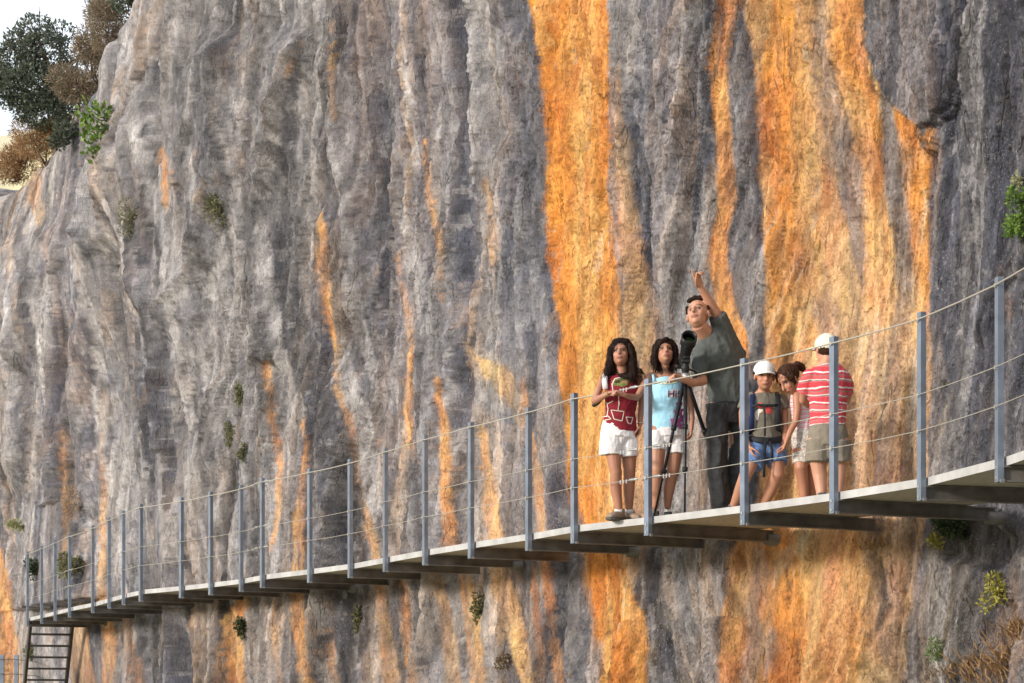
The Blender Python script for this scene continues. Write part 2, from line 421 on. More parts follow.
f(G_DARK, [(685,0,20),(690,120,20),(690,220,16),(700,330,8)], .35, 20)
f(G_MID, [(745,0,18),(745,120,18),(745,220,18),(750,300,16),(752,360,8)], .8, 8)
f(CRM, [(626,0,10),(624,100,9),(628,200,12),(632,300,14),(634,340,14)], .55, 10)
f(G_PALE, [(645,20,10),(650,120,16),(655,220,14),(655,320,12)], .35, 12)
# the central orange curtain
f(OR, [(560,-30,46),(566,0,41),(577,60,33),(578,120,32),(577,200,33),(583,280,32),(588,340,32),(592,400,38),(598,470,44),(600,560,26),(618,620,28),(616,690,30)], 1, 4, .8, True)
f(OY, [(585,0,16),(585,80,20),(584,160,16),(588,240,18),(590,320,16),(600,420,16),(605,500,16)], .75, 14, 1.4)
f(OY, [(635,560,12),(638,690,12)], .6, 14)
f(RB, [(600,60,4),(604,150,4),(603,230,5),(607,300,4)], .5, 6, 1.4)
f(RB, [(550,20,5),(556,70,4),(552,180,3)], .45, 6, 1.6)
f(PEACH, [(622,180,8),(628,260,14),(634,340,20),(636,420,24),(630,520,24)], .8, 12, 1.2, True)
f(RB, [(560,0,4),(570,30,5),(566,90,3)], .4, 7, 1.4)
f(G_MID, [(552,420,14),(556,480,14),(560,560,22),(572,620,22),(578,690,20)], .9, 8)
f(TAN, [(550,400,10),(552,470,8),(556,540,6)], .7, 10)
f(G_BRN, [(688,545,36),(688,600,38),(686,690,34)], .85, 8)
f(OLV, [(672,545,10),(668,620,10)], .35, 14)
# thin orange seam beside the man
f(OR, [(729,-10,11),(724,30,9),(716,60,8),(721,110,8),(727,170,8),(729,200,9),(721,235,9),(717,262,10),(722,295,9),(736,330,8),(741,380,6),(742,430,2)], .95, 4, .6, True)
f(OY, [(716,60,3),(724,140,3),(720,240,4)], .6, 5, .6)
# right-hand orange wall
f(PEACH, [(812,-30,72),(812,0,70),(826,80,72),(846,130,86),(846,200,84),(846,300,82),(846,400,84),(840,500,86),(825,560,96),(815,620,92),(810,690,90)], 1, 5, .7, True)
f(OR, [(768,-30,26),(770,0,24),(782,60,24),(786,130,24),(784,200,18),(786,260,20),(786,330,14),(782,400,10)], .9, 12, 1.3)
f(OR, [(850,0,10),(846,60,8),(864,90,12),(880,140,8),(884,200,8)], .7, 10, 1.3)
f(OR, [(905,100,14),(925,150,16),(926,200,14),(920,260,10),(920,320,7)], .9, 6, .8)
f(OY, [(800,80,8),(806,200,10),(812,300,10)], .6, 12, 1.6)
f(OY, [(900,230,5),(905,300,8),(896,360,8)], .5, 10)
f(RB, [(768,120,6),(770,170,10),(774,220,7)], .6, 8, 1.4)
f(RB, [(775,20,5),(800,60,6),(795,100,3)], .45, 8, 1.6)
f(RB, [(792,250,3),(798,310,5),(790,360,3)], .4, 8, 1.6)
f(G_BRN, [(818,-10,9),(822,40,8),(828,90,8),(836,130,9),(842,190,6)], .55, 8, 1.2)
f(G_PALE, [(846,140,8),(852,190,12),(862,260,8)], .6, 8, 1.3)
f(G_PALE, [(884,60,4),(888,110,6),(896,160,9),(902,220,10),(905,280,6)], .8, 7, .8)
f(CRM, [(905,290,10),(900,360,22),(890,430,30),(885,500,30)], .65, 22, 1.6)
f(G_PALE, [(898,330,8),(890,400,18),(876,460,22),(880,520,16)], .55, 16, 1.8)
f(TAN, [(820,300,10),(850,360,14),(860,430,8)], .55, 16, 1.5)
f(RB, [(868,370,5),(866,430,6),(862,490,5)], .35, 10)  # cast shadow beside the striped boy, painted into the wall colour
f(OR, [(770,540,22),(790,600,34),(800,690,40)], .9, 18, 1.6)
f(OR, [(845,540,14),(850,620,16),(840,690,14)], .7, 16, 1.6)
f(CRM, [(757,560,7),(758,610,6),(766,650,9),(752,690,7)], .55, 8, 1.2)
f(OY, [(733,560,8),(738,600,6),(742,690,12)], .6, 8)
f(OLV, [(870,540,10),(895,600,20),(900,690,24)], .45, 22, 1.6)
f(G_PALE, [(905,530,12),(915,570,10)], .7, 14)
# dark plate and dark right wall
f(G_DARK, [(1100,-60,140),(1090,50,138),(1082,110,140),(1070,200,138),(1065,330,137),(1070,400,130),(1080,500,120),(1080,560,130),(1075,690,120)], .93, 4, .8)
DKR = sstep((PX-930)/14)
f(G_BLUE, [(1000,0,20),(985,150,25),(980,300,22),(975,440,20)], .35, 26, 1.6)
f(G_BRN, [(1000,540,50),(990,600,60),(980,690,70)], .6, 22)
f(OLV, [(960,560,20),(950,690,24)], .55, 20)
f(PEACH, [(1010,600,10),(1015,640,26),(1015,690,34)], .5, 18)
f(CRM, [(938,375,10),(944,395,13),(938,425,8)], .9, 6)
f(OR, [(1003,285,4),(1004,300,5)], .4, 6)
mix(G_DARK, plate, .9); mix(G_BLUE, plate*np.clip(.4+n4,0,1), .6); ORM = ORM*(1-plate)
# middle: pale yellow patch and streaks
f(CRM, [(462,345,6),(480,352,12),(500,375,20),(515,400,20),(528,425,8)], .85, 8, 1.3)
f(OY, [(468,350,3),(492,365,10),(512,390,14),(520,410,8)], .8, 8, 1.3, True)
f(TAN, [(452,400,12),(500,440,40),(500,500,44),(500,560,44),(500,690,40)], .6, 16, 1.3)
f(G_MID, [(462,400,5),(464,470,8),(466,540,8)], .6, 8)
ST = [ (OR,.95,[(434,372,3),(438,400,5),(443,440,7),(446,490,8),(450,530,9),(452,548,8),(455,570,3)]),
 (PEACH,.9,[(478,420,3),(482,437,6),(490,480,8),(492,540,9),(498,575,10),(512,620,12),(530,690,12)]),
 (OR,.8,[(524,400,6),(530,440,6),(540,490,7),(545,560,6),(552,610,7),(562,690,7)]),
 (OY,.8,[(466,575,8),(474,620,10),(482,690,9)]), (OR,.8,[(462,580,3),(464,620,3),(472,680,3)]),
 (OR,.85,[(412,350,3),(408,380,5),(408,410,6),(412,450,3)]), (PEACH,.8,[(338,342,5),(341,387,6),(351,422,7),(358,487,5),(373,527,7),(378,560,6),(384,620,9),(392,690,10)]),
 (OR,.6,[(382,600,4),(388,690,5)]), (CRM,.6,[(345,360,5),(352,400,5),(364,470,4)]),
 (OR,.9,[(303,425,3),(308,450,4),(302,490,5),(297,530,7),(296,580,8),(300,630,9),(307,690,7)]),
 (PEACH,.9,[(268,372,5),(270,400,5),(276,440,5),(280,470,4),(276,510,3),(271,545,3)]),
 (PEACH,.7,[(276,600,4),(280,690,3)]), (OR,.6,[(330,590,3),(338,690,4)]),
 (OR,.95,[(322,228,5),(324,250,7),(327,285,6),(332,330,5),(336,345,4)]), (CRM,.8,[(330,240,4),(336,300,4),(345,350,3)]),
 (PEACH,.7,[(333,30,3),(334,70,4),(333,115,3)]), (OR,.7,[(302,42,2),(294,60,3),(287,78,3)]),
 (OR,.85,[(426,145,3),(430,180,3),(434,215,5),(441,250,4),(443,300,2)]), (CRM,.5,[(432,150,3),(442,220,3),(446,290,3)]),
 (OR,.6,[(398,258,3),(404,290,3),(408,330,3)]), (PEACH,.5,[(378,270,3),(380,310,3)]),
 (PEACH,.6,[(488,190,3),(492,260,4)]),
 (TAN,.8,[(70,338,5),(70,370,4),(64,405,4),(61,440,6),(62,480,6),(65,520,6),(65,560,5)]), (OR,.6,[(61,430,4),(63,480,5),(65,540,4)]),
 (PEACH,.7,[(104,400,3),(103,480,5),(101,560,5),(100,600,5)]),
 (OR,.9,[(0,580,12),(6,620,12),(8,690,14)]), (PEACH,.8,[(80,635,12),(84,690,16)]), (OR,.7,[(104,600,8),(110,640,9),(106,690,8)]),
 (OR,.95,[(242,602,8),(230,620,12),(232,650,13),(238,690,13)]), (OR,.8,[(213,640,4),(216,690,5)]),
 (OR,.9,[(166,170,4),(166,185,5),(166,200,4)]), (TAN,.8,[(133,210,8),(136,240,10),(130,280,6)]),
 (TAN,.7,[(50,260,4),(54,300,6),(60,340,5)]), (TAN,.7,[(10,260,5),(18,300,6),(24,345,5)]), (PEACH,.6,[(35,180,10),(40,215,8)]), (TAN,.5,[(140,40,8),(128,90,6)]),
 (PEACH,.5,[(224,470,3),(226,540,3)]), (PEACH,.4,[(380,440,4),(384,510,4)]), (TAN,.6,[(420,590,8),(424,640,10),(424,690,8)]), (TAN,.5,[(170,600,20),(200,690,20)]),
 (G_DARK,.5,[(345,540,12),(352,610,14),(350,690,12)]), (G_DARK,.4,[(130,640,10),(128,690,8)])]
f(TAN, [(452,400,14),(500,440,44),(500,500,50),(500,560,46),(500,690,40)], .8, 14, 1.3); f(TAN, [(395,420,10),(408,470,16),(412,540,18)], .55, 12, 1.2)
f(TAN, [(372,580,14),(376,690,18)], .6, 10, 1.2); f(TAN, [(426,575,16),(428,690,18)], .7, 10, 1.2); f(PEACH, [(516,580,10),(524,640,12),(530,690,12)], .6, 8)
f(TAN, [(190,600,26),(200,690,30)], .5, 16); f(TAN, [(88,610,16),(90,690,22)], .5, 10); f(PEACH, [(618,90,6),(624,180,12),(630,260,18),(636,340,22),(640,420,26),(634,520,24)], .75, 9, 1.1, True)
f(CRM, [(520,380,10),(532,430,14),(536,500,12)], .5, 12, 1.3); f(G_BLUE, [(385,560,5),(388,690,6)], .5, 8); f(G_MID, [(452,590,5),(448,690,7)], .6, 8)
f(OY, [(880,250,14),(872,330,30),(868,420,34),(865,500,30)], .45, 22, 1.6); f(CRM, [(850,300,10),(872,380,22),(880,460,26)], .5, 18, 1.8)
f(PEACH, [(690,575,5),(694,640,7),(692,690,7)], .5, 8); f(OR, [(404,585,4),(410,640,5),(412,690,5)], .7, 4, 1, True); f(OY, [(440,580,5),(446,640,7),(450,690,7)], .7, 5, 1, True); f(OR, [(534,575,4),(540,640,6),(546,690,6)], .8, 4, 1, True)
f(OR, [(130,620,5),(136,690,7)], .6, 5, 1, True); f(TAN, [(260,600,8),(262,690,9)], .6, 7); f(TAN, [(24,380,5),(30,440,7),(34,500,6)], .5, 6); f(TAN, [(150,300,5),(160,400,7),(166,480,6)], .4, 8); f(PEACH, [(318,440,4),(322,520,5)], .5, 6)
ORP = OR*.55+PEACH*.45
for c, k, p in ST:
    org = c is not TAN and c is not CRM and c is not G_DARK
    if c is not G_DARK:
        f(TAN if c is not CRM else CRM, [(x+2,y,w*1.5+1) for x,y,w in p], k*.45, 6, .7)
    f(ORP if c is OR else c, [(x,y,w*.78) for x,y,w in p], k, 2.2, .55, org)
# browner tint on the rock under the deck
low = sstep((PY-(640-(PX)*0.12))/40)
mix(G_BRN, low*np.clip(.5+n2,0,1), .3)
RW = sstep((PX-765)/30)*sstep((925-PX)/20)*sstep((PY-230)/120)*sstep((640-PY)/80); mix(PEACH*1.05, RW, .38); ORM = np.maximum(ORM, RW*.7)
mix(TAN, (1-ORM)*sstep((fbm(U*.9+20, Z*.08, 4, 139)-.05)/.2)*(1-DKR), .42)
# mineral spread inside all colours, creases darker
drip0 = fbm(U*3.2+9, Z*.09, 5, 137, .62)
mix(OR, ORM*sstep((T2-.05)/.2)*.55, .55); mix(OY, ORM*sstep((-T2-.10)/.2), .45); mix(PEACH, ORM*sstep((T1-.25)/.1)*sstep((PX-700)/60), .55); mix(RB, ORM*sstep((T3-.55)/.1)*sstep((PX-500)/30), .35); mix(CRM, ORM*sstep((-T3-.5)/.1), .45)
gm = 1-ORM
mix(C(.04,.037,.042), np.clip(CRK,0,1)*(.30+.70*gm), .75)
mix(G_PALE, gm*sstep((drip0-.35)/.25), .5); mix(G_DARK, gm*sstep((-drip0-.30)/.2), .55)
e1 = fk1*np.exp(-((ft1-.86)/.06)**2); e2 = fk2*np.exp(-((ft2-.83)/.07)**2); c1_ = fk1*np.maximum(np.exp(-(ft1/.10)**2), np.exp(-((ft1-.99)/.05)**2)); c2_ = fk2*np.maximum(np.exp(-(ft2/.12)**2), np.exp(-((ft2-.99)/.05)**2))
mix(G_PALE, gm*np.clip(e1*.8+e2*.5,0,1), .7); mix(G_DARK*.8, gm*np.clip(c1_*1.0+c2_*.8,0,1), .85)  # pale worn crest edges; dark is shade painted into the flake drops
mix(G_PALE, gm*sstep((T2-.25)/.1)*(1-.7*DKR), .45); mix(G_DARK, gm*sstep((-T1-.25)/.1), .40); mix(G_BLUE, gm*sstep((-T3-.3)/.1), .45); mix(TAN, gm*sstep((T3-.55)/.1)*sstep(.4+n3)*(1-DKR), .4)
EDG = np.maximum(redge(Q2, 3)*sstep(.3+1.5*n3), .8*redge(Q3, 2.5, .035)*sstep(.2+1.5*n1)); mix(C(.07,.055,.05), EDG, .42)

drip = fbm(U*5.5, Z*.13, 4, 135, .6); band = fbm(U*1.3+5, Z*.05, 3, 136)
HERO = [(G_DARK,.62,[(300,50,4),(289,130,7),(281,200,12),(284,260,12),(296,330,14),(313,380,16),(331,440,18),(343,500,20),(347,560,18),(350,640,14)]),
 (G_DARK,.35,[(205,40,8),(203,120,12),(215,200,14),(205,300,12)]), (C(.05,.05,.055),.7,[(147,140,3),(144,190,4),(136,245,4)]), (G_DARK,.45,[(80,230,4),(92,320,6),(97,400,6)]),
 (G_DARK,.5,[(20,250,6),(30,340,7),(22,430,8),(18,500,6)]), (G_DARK,.4,[(115,260,6),(125,330,8),(142,400,8),(150,470,5)]), (G_DARK,.5,[(196,370,4),(205,450,7),(212,530,6)]),
 (G_DARK,.35,[(245,470,10),(252,570,8)]), (G_DARK,.4,[(176,60,4),(178,140,5),(184,220,5)]), (G_DARK,.35,[(372,110,5),(380,200,8),(392,280,5)]), (G_DARK,.4,[(250,120,4),(247,200,6),(252,300,6),(262,380,6)]),
 (G_PALE,.7,[(128,50,5),(136,130,6),(151,195,5)]), (G_PALE,.75,[(272,120,3),(263,180,4),(259,240,5),(271,310,7),(280,370,5)]), (G_PALE,.65,[(325,100,3),(331,160,4),(346,230,5),(360,310,7),(372,370,4)]),
 (G_PALE,.7,[(348,370,6),(364,440,8),(378,510,8)]), (G_PALE,.6,[(88,290,4),(101,380,5),(109,470,5)]), (G_PALE,.6,[(236,180,4),(224,250,6),(210,310,4)]), (G_PALE,.45,[(402,200,5),(421,300,7),(430,350,4)]),
 (G_PALE,.6,[(60,240,3),(47,310,4),(40,370,3)]), (G_PALE,.5,[(170,250,4),(176,340,6),(180,420,5)]), (G_PALE,.5,[(232,440,5),(222,510,7),(226,570,5)])]
TB = fbm(U*.75+4, Z*.06, 3, 138, .55); mix(G_BLUE*.8, (1-ORM)*sstep((TB-.12)/.10), .45); mix(G_PALE*.85, (1-ORM)*sstep((-TB-.15)/.10), .32)
for c, k, p in HERO: f(c, [(x,y,w*1.15) for x,y,w in p], min(.98,k*1.35), 2.5, .8)  # dark bands paint crevice shade, pale bands follow the ribs
crumb = fbm(S*9, Z*4.2, 4, 700, .65)
mix(G_PALE, (1-ORM)*sstep((crumb-.55)/.12), .38); mix(G_DARK, (1-ORM)*sstep((-crumb-.55)/.12), .5)
lft = np.clip((560-PX)/400, 0, 1)
v = 1-.13*lft+(0.24+.22*lft)*drip*(1-.5*ORM)+.34*band*(1-.6*ORM)+0.20*n4*(1-.4*ORM)+0.16*n5+0.14*fbm(S*16, Z*5, 4, 130)
col *= np.clip(v, .36, 1.75)[..., None]
hue = 0.10*fbm(S*3.3, Z*1.3, 3, 150)
col[..., 0] *= 1+hue*.5*ORM; col[..., 1] *= 1+hue*2.0*ORM; col[..., 2] *= 1+hue*1.6*ORM

for pts, w_, a_ in CRACKS: mix(C(.05,.045,.045), streak([(a,b,w_) for a,b in pts], 2.2, .5), .7)
# the base normal must face the gorge
co = np.stack([Xg, Yg, Zg], -1).reshape(-1,3).astype(np.float32)
idx = np.arange(nr*nc).reshape(nr, nc)
quads = np.stack([idx[:-1,:-1], idx[:-1,1:], idx[1:,1:], idx[1:,:-1]], -1).reshape(-1,4).astype(np.int32)
me = bpy.data.meshes.new('cliff'); me.vertices.add(len(co)); me.vertices.foreach_set('co', co.ravel())
me.loops.add(quads.size); me.loops.foreach_set('vertex_index', quads.ravel())
me.polygons.add(len(quads)); me.polygons.foreach_set('loop_start', np.arange(0, quads.size, 4, dtype=np.int32)); me.polygons.foreach_set('loop_total', np.full(len(quads), 4, np.int32))
me.update(calc_edges=True); me.polygons.foreach_set('use_smooth', np.ones(len(quads), bool))
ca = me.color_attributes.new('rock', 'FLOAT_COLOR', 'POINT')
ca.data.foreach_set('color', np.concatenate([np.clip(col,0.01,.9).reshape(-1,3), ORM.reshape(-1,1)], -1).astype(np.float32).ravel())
cliff = bpy.data.objects.new('cliff', me); COL.objects.link(cliff); cliff['kind'] = 'structure'

def rock_material():
    m = bpy.data.materials.new('limestone'); m.use_nodes = True; nt = m.node_tree; b = nt.nodes['Principled BSDF']; L = nt.links.new
    tc = nd(nt,'ShaderNodeTexCoord'); mp = nd(nt,'ShaderNodeMapping'); mp.inputs['Scale'].default_value = (1,1,.62); L(tc.outputs['Object'], mp.inputs[0])
    mp2 = nd(nt,'ShaderNodeMapping'); mp2.inputs['Scale'].default_value = (1,1,.75); mp2.inputs['Rotation'].default_value = (0,.5,0); L(tc.outputs['Object'], mp2.inputs[0])
    a = nd(nt,'ShaderNodeAttribute', attribute_name='rock')
    def noise(sc, det, vec, rough=.6, dist=0):
        n = nd(nt,'ShaderNodeTexNoise'); n.inputs['Scale'].default_value = sc; n.inputs['Detail'].default_value = det
        n.inputs['Roughness'].default_value = rough; n.inputs['Distortion'].default_value = dist; L(vec, n.inputs[0]); return n.outputs[0]
    def mrange(x, a0, a1, b0, b1):
        r = nd(nt,'ShaderNodeMapRange'); L(x, r.inputs[0])
        for i, v in enumerate((a0,a1,b0,b1)): r.inputs[1+i].default_value = v
        return r.outputs[0]
    def mul(x, y):
        r = nd(nt,'ShaderNodeMath', operation='MULTIPLY'); L(x, r.inputs[0]); L(y, r.inputs[1]); return r.outputs[0]
    na = noise(9, 9, mp.outputs[0], .70, .4); nb = noise(55, 5, mp2.outputs[0], .65); nc_ = noise(4, 6, mp.outputs[0], .6, 1.0)
    nm_ = noise(21, 4, mp.outputs[0], .62, .3)
    va0 = mrange(nm_,.36,.64,.87,1.13)
    va = mul(va0, mul(mul(mrange(na,.33,.67,.80,1.20), mrange(nb,.33,.67,.78,1.22)), mrange(nc_,.3,.7,.8,1.2)))
    mx = nd(nt,'ShaderNodeVectorMath', operation='SCALE'); L(a.outputs['Color'], mx.inputs[0]); L(va, mx.inputs['Scale'])
    # pale flecks of calcite, mostly on the grey
    fl = noise(85, 3, mp2.outputs[0], .5); fm = noise(2.2, 3, tc.outputs['Object'], .5)
    flk = mul(mrange(fl,.60,.70,0,1), mrange(fm,.42,.60,.05,.55))
    inv = mrange(a.outputs['Alpha'],0,1,1,.3); flk = mul(flk, inv)
    m2 = nd(nt,'ShaderNodeMix', data_type='RGBA'); L(flk, m2.inputs[0]); L(mx.outputs[0], m2.inputs[6]); m2.inputs[7].default_value = (.50,.48,.47,1)
    # dark pits
    pt = noise(38, 4, mp.outputs[0], .6, .8); m3 = nd(nt,'ShaderNodeMix', data_type='RGBA'); L(mrange(pt,.36,.28,0,.7), m3.inputs[0]); L(m2.outputs[2], m3.inputs[6]); m3.inputs[7].default_value = (.05,.042,.04,1)
    def lines(sc, w, seed, vec, msk):
        n = nd(nt,'ShaderNodeTexNoise', noise_dimensions='4D'); n.inputs['W'].default_value = seed; n.inputs['Scale'].default_value = sc; n.inputs['Detail'].default_value = 2.2; n.inputs['Roughness'].default_value = .5; n.inputs['Distortion'].default_value = .0; L(vec, n.inputs['Vector'])
        sb = nd(nt,'ShaderNodeMath', operation='SUBTRACT'); L(n.outputs[0], sb.inputs[0]); sb.inputs[1].default_value = .5
        ab = nd(nt,'ShaderNodeMath', operation='ABSOLUTE'); L(sb.outputs[0], ab.inputs[0])
        return mul(mrange(ab.outputs[0], 0, w, 1, 0), msk)
    mk1 = mrange(noise(1.7, 4, tc.outputs['Object'], .6), .46, .58, 0, 1); mk2 = mrange(noise(3.1, 4, tc.outputs['Object'], .6), .48, .58, 0, 1)
    mp3 = nd(nt,'ShaderNodeMapping'); mp3.inputs['Scale'].default_value = (1,1,.26); mp3.inputs['Rotation'].default_value = (0,.22,0); L(tc.outputs['Object'], mp3.inputs[0])
    l1 = lines(2.6, .009, 1.0, mp3.outputs[0], mk1); l2 = lines(6.0, .011, 5.0, mp3.outputs[0], mk2)
    mxl = nd(nt,'ShaderNodeMath', operation='MAXIMUM'); L(l1, mxl.inputs[0]); L(l2, mxl.inputs[1])
    k6 = nd(nt,'ShaderNodeMath', operation='MULTIPLY'); L(mxl.outputs[0], k6.inputs[0]); k6.inputs[1].default_value = .36
    m4 = nd(nt,'ShaderNodeMix', data_type='RGBA'); L(k6.outputs[0], m4.inputs[0]); L(m3.outputs[2], m4.inputs[6]); m4.inputs[7].default_value = (.06,.04,.03,1)
    m3 = m4
    L(m3.outputs[2], b.inputs['Base Color']); b.inputs['Roughness'].default_value = .85
    b.inputs['Specular IOR Level'].default_value = .25
    rn = nd(nt,'ShaderNodeTexNoise', noise_type='RIDGED_MULTIFRACTAL'); rn.inputs['Scale'].default_value = 5.5; rn.inputs['Detail'].default_value = 7; rn.inputs['Roughness'].default_value = .6; L(mp.outputs[0], rn.inputs[0])
    b0 = nd(nt,'ShaderNodeBump'); b0.inputs['Strength'].default_value = .7; b0.inputs['Distance'].default_value = .06; L(rn.outputs[0], b0.inputs['Height'])
    b1 = nd(nt,'ShaderNodeBump'); L(b0.outputs[0], b1.inputs['Normal']); b1.inputs['Strength'].default_value = .9; b1.inputs['Distance'].default_value = .05; L(na, b1.inputs['Height'])
    bm_ = nd(nt,'ShaderNodeBump'); bm_.inputs['Strength'].default_value = .45; bm_.inputs['Distance'].default_value = .03; L(nm_, bm_.inputs['Height']); L(b1.outputs[0], bm_.inputs['Normal'])
    b2 = nd(nt,'ShaderNodeBump'); b2.inputs['Strength'].default_value = .8; b2.inputs['Distance'].default_value = .02; L(nb, b2.inputs['Height']); L(bm_.outputs[0], b2.inputs['Normal'])
    b3 = nd(nt,'ShaderNodeBump'); b3.inputs['Strength'].default_value = .7; b3.inputs['Distance'].default_value = .02; L(pt, b3.inputs['Height']); L(b2.outputs[0], b3.inputs['Normal'])
    b4 = nd(nt,'ShaderNodeBump', invert=True); b4.inputs['Strength'].default_value = .5; b4.inputs['Distance'].default_value = .03; L(mxl.outputs[0], b4.inputs['Height']); L(b3.outputs[0], b4.inputs['Normal'])
    L(b4.outputs[0], b.inputs['Normal'])
    return m
me.materials.append(rock_material())
CO3 = co.reshape(nr, nc, 3)
KX = PX; KY = PY; KD_ = Yg
def on_cliff(px, py):
    """nearest rock surface point seen along a direction"""
    w_ = 2.5
    while True:
        m = np.nonzero((np.abs(KX-px) < w_)&(np.abs(KY-py) < w_)&(KD_ > 2))
        if len(m[0]): break
        w_ *= 2
    b_ = int(np.argmin(KD_[m])); i, j = int(m[0][b_]), int(m[1][b_])
    return Vector([float(a) for a in CO3[i, j]]), Vector((float(nx[j]), float(ny[j]), 0))
# ------------------------------------------------------------------ metal walkway
steel = mat('galvanised_steel', (.24,.28,.35), .42, .6, .18, 9, .1, 80)
steel_dark = mat('beam_steel', (.17,.16,.15), .6, .3, .3, 8, .15, 60)
edge_m = mat('pale_edge', (.42,.415,.41), .6, .0, .2, 5, .1, 60)
under_m = mat('deck_underside', (.42,.40,.33), .7, .1, .2, 20, .4, 120)
cable_m = mat('steel_cable', (.44,.41,.35), .5, .3, .12, 60)
clip_m = mat('cable_clip', (.50,.50,.48), .35, .8, .1, 60)
walk = empty('cliff_walkway', (curve[24+30].x, curve[24+30].y, DECK), 'steel footbridge bolted along the rock face with upright posts and wire rails', 'walkway')
last = len(curve)-1
def P3(c, z): return Vector((c.x, c.y, z))
# deck: grating slab with a pale edge board on the open side
zt, zb = DECK, DECK-.045
def deck_w(k): return min(BLEN[min(k, len(BLEN)-1)]-.03, 1.15)
for k in range(len(Eext)-1):
    i0, i1 = k*6, (k+1)*6; c0, c1 = curve[i0], curve[i1]; w0, w1 = inward(i0), inward(i1); t = (c1-c0).normalized()
    c0, c1 = c0+t*.006, c1-t*.006
    def slab(o0, o1a, o1b, z1, z0):
        q = [c0+w0*o0, c0+w0*o1a, c1+w1*o1b, c1+w1*o0]
        return [P3(p, z1) for p in q]+[P3(p, z0) for p in q], [(0,1,2,3),(7,6,5,4),(0,4,5,1),(1,5,6,2),(2,6,7,3),(3,7,4,0)]
    v, f_ = slab(.014, deck_w(k), deck_w(k+1), zt-.003, zb); mk('deck_panel', v, f_, under_m, walk)
    v, f_ = slab(0, .011, .011, zt+.004, zb-.006); mk('edge_strip', v, f_, edge_m, walk)
up = Vector((0,0,1))
TOPZ = DECK+1.10
cpts = {1.05: [], .55: [], .31: []}
post_at = []
for k in range(3, len(Eext)):
    i = k*6; c = curve[i]; w = inward(i); t = tangent(i)
    w3 = Vector((w.x, w.y, 0)); t3 = Vector((t.x, t.y, 0))
    # length of the beam: until it meets the rock
    L_ = .5
    while L_ < 2.1:
        p = c+w*L_
        if p.y > cliff_depth(CX+F*p.x/p.y)+.06: break
        L_ += .02
    if k < 6: L_ = max(L_, 1.45)
    bz = DECK-.052
    a = P3(c, bz)+w3*(-.02); b = P3(c, bz)+w3*L_
    mb = MB(); H = .098; hw = .032
    prof_ = [(-hw,0),(hw,0),(hw,-.010),(.006,-.010),(.006,-H+.010),(hw,-H+.010),(hw,-H),(-hw,-H),(-hw,-H+.010),(-.006,-H+.010),(-.006,-.010),(-hw,-.010)]
    mb.prism(prof_, a, b, t3, up)
    bm_o = mb.build('beam', steel_dark, walk)
    if k % 2 == 0:
        MB().chain([b-w3*.07+up*(-.075), b+w3*.25+up*(-.085)], [.05,.05], seg=12).build('rock_anchor', steel_dark, bm_o, True)
    # channel-section post standing outside the edge
    pc = P3(c, 0)-w3*.036
    hw = .029; fl = .034
    pr = [(-hw,-fl/2-.005),(hw,-fl/2-.005),(hw,fl/2),(hw-.006,fl/2),(hw-.006,-fl/2+.002),(-hw+.006,-fl/2+.002),(-hw+.006,fl/2),(-hw,fl/2)]
    mb = MB(); mb.prism(pr, Vector((pc.x,pc.y,DECK-.15)), Vector((pc.x,pc.y,TOPZ)), t3, w3)
    po = mb.build('post', steel, walk)
    for s in (-.125, -.06): MB().box(P3(c, DECK+s)-w3*.058, t3*.009, w3*.006, up*.009).build('bolt', clip_m, po)
    MB().box(P3(c, DECK-.145)-w3*.03-t3*.034, t3*.006, w3*.012, up*.010).build('bolt', clip_m, po)
    for h in cpts:
        MB().box(P3(c, DECK+h)-w3*.060, t3*.012, w3*.010, up*.012).build('cable_clip', clip_m, po)
        cpts[h].append(P3(c, DECK+h)-w3*.068)
    post_at.append((c, w3, t3))
for h, pts in cpts.items():
    dense = []
    for j in range(len(pts)-1):
        for s in range(4):
            t = s/4; dense.append(pts[j].lerp(pts[j+1], t)-up*.005*math.sin(math.pi*t))
    dense.append(pts[-1])
    MB().chain(dense, [.0054 if h > 1 else .0028]*len(dense), seg=6).build('cable', cable_m, walk, True)
# turnbuckles and clamps where cables are tensioned
for j in (5, 13, 21):
    for h in cpts:
        for sgn in (-1, 1):
            a, b = cpts[h][j], cpts[h][j+sgn]
            d = (b-a).normalized(); mb = MB()
            mb.chain([a+d*.10, a+d*.125, a+d*.19, a+d*.215], [.006,.012,.012,.006], seg=7)
            mb.build('turnbuckle', clip_m, walk)
            for s in (.25,.29,.33): MB().box(a+d*s-up*.008, d*.007, Vector((0,.008,0)), up*.016).build('cable_clamp', clip_m, walk)
# ------------------------------------------------------------------ steps at the far end
c, w3, t3 = post_at[-1]; t3 = Vector((tangent(last).x, tangent(last).y, 0)).normalized()
st0 = P3(c, DECK-.05)+t3*.03
stairs = empty('metal_staircase', st0, 'steep open steel steps going down from the far end of the walkway', 'stairs')
rail_m = mat('stair_steel', (.07,.065,.06), .6, .3, .2, 20)
slope = (t3*.6-up).normalized(); Ls = 3.3
for s in (0.02, .72):
    a = st0+w3*s; MB().prism([(-.022,-.06),(.022,-.06),(.022,.06),(-.022,.06)], a, a+slope*Ls, w3, slope.cross(w3)).build('stringer', rail_m, stairs)
for k in range(14):
    z = .03+k*.19
    p = st0-up*z+t3*(.6*z); MB().box(p+w3*.37, w3*.328, t3*.10, up*.016).build('tread', rail_m, stairs)
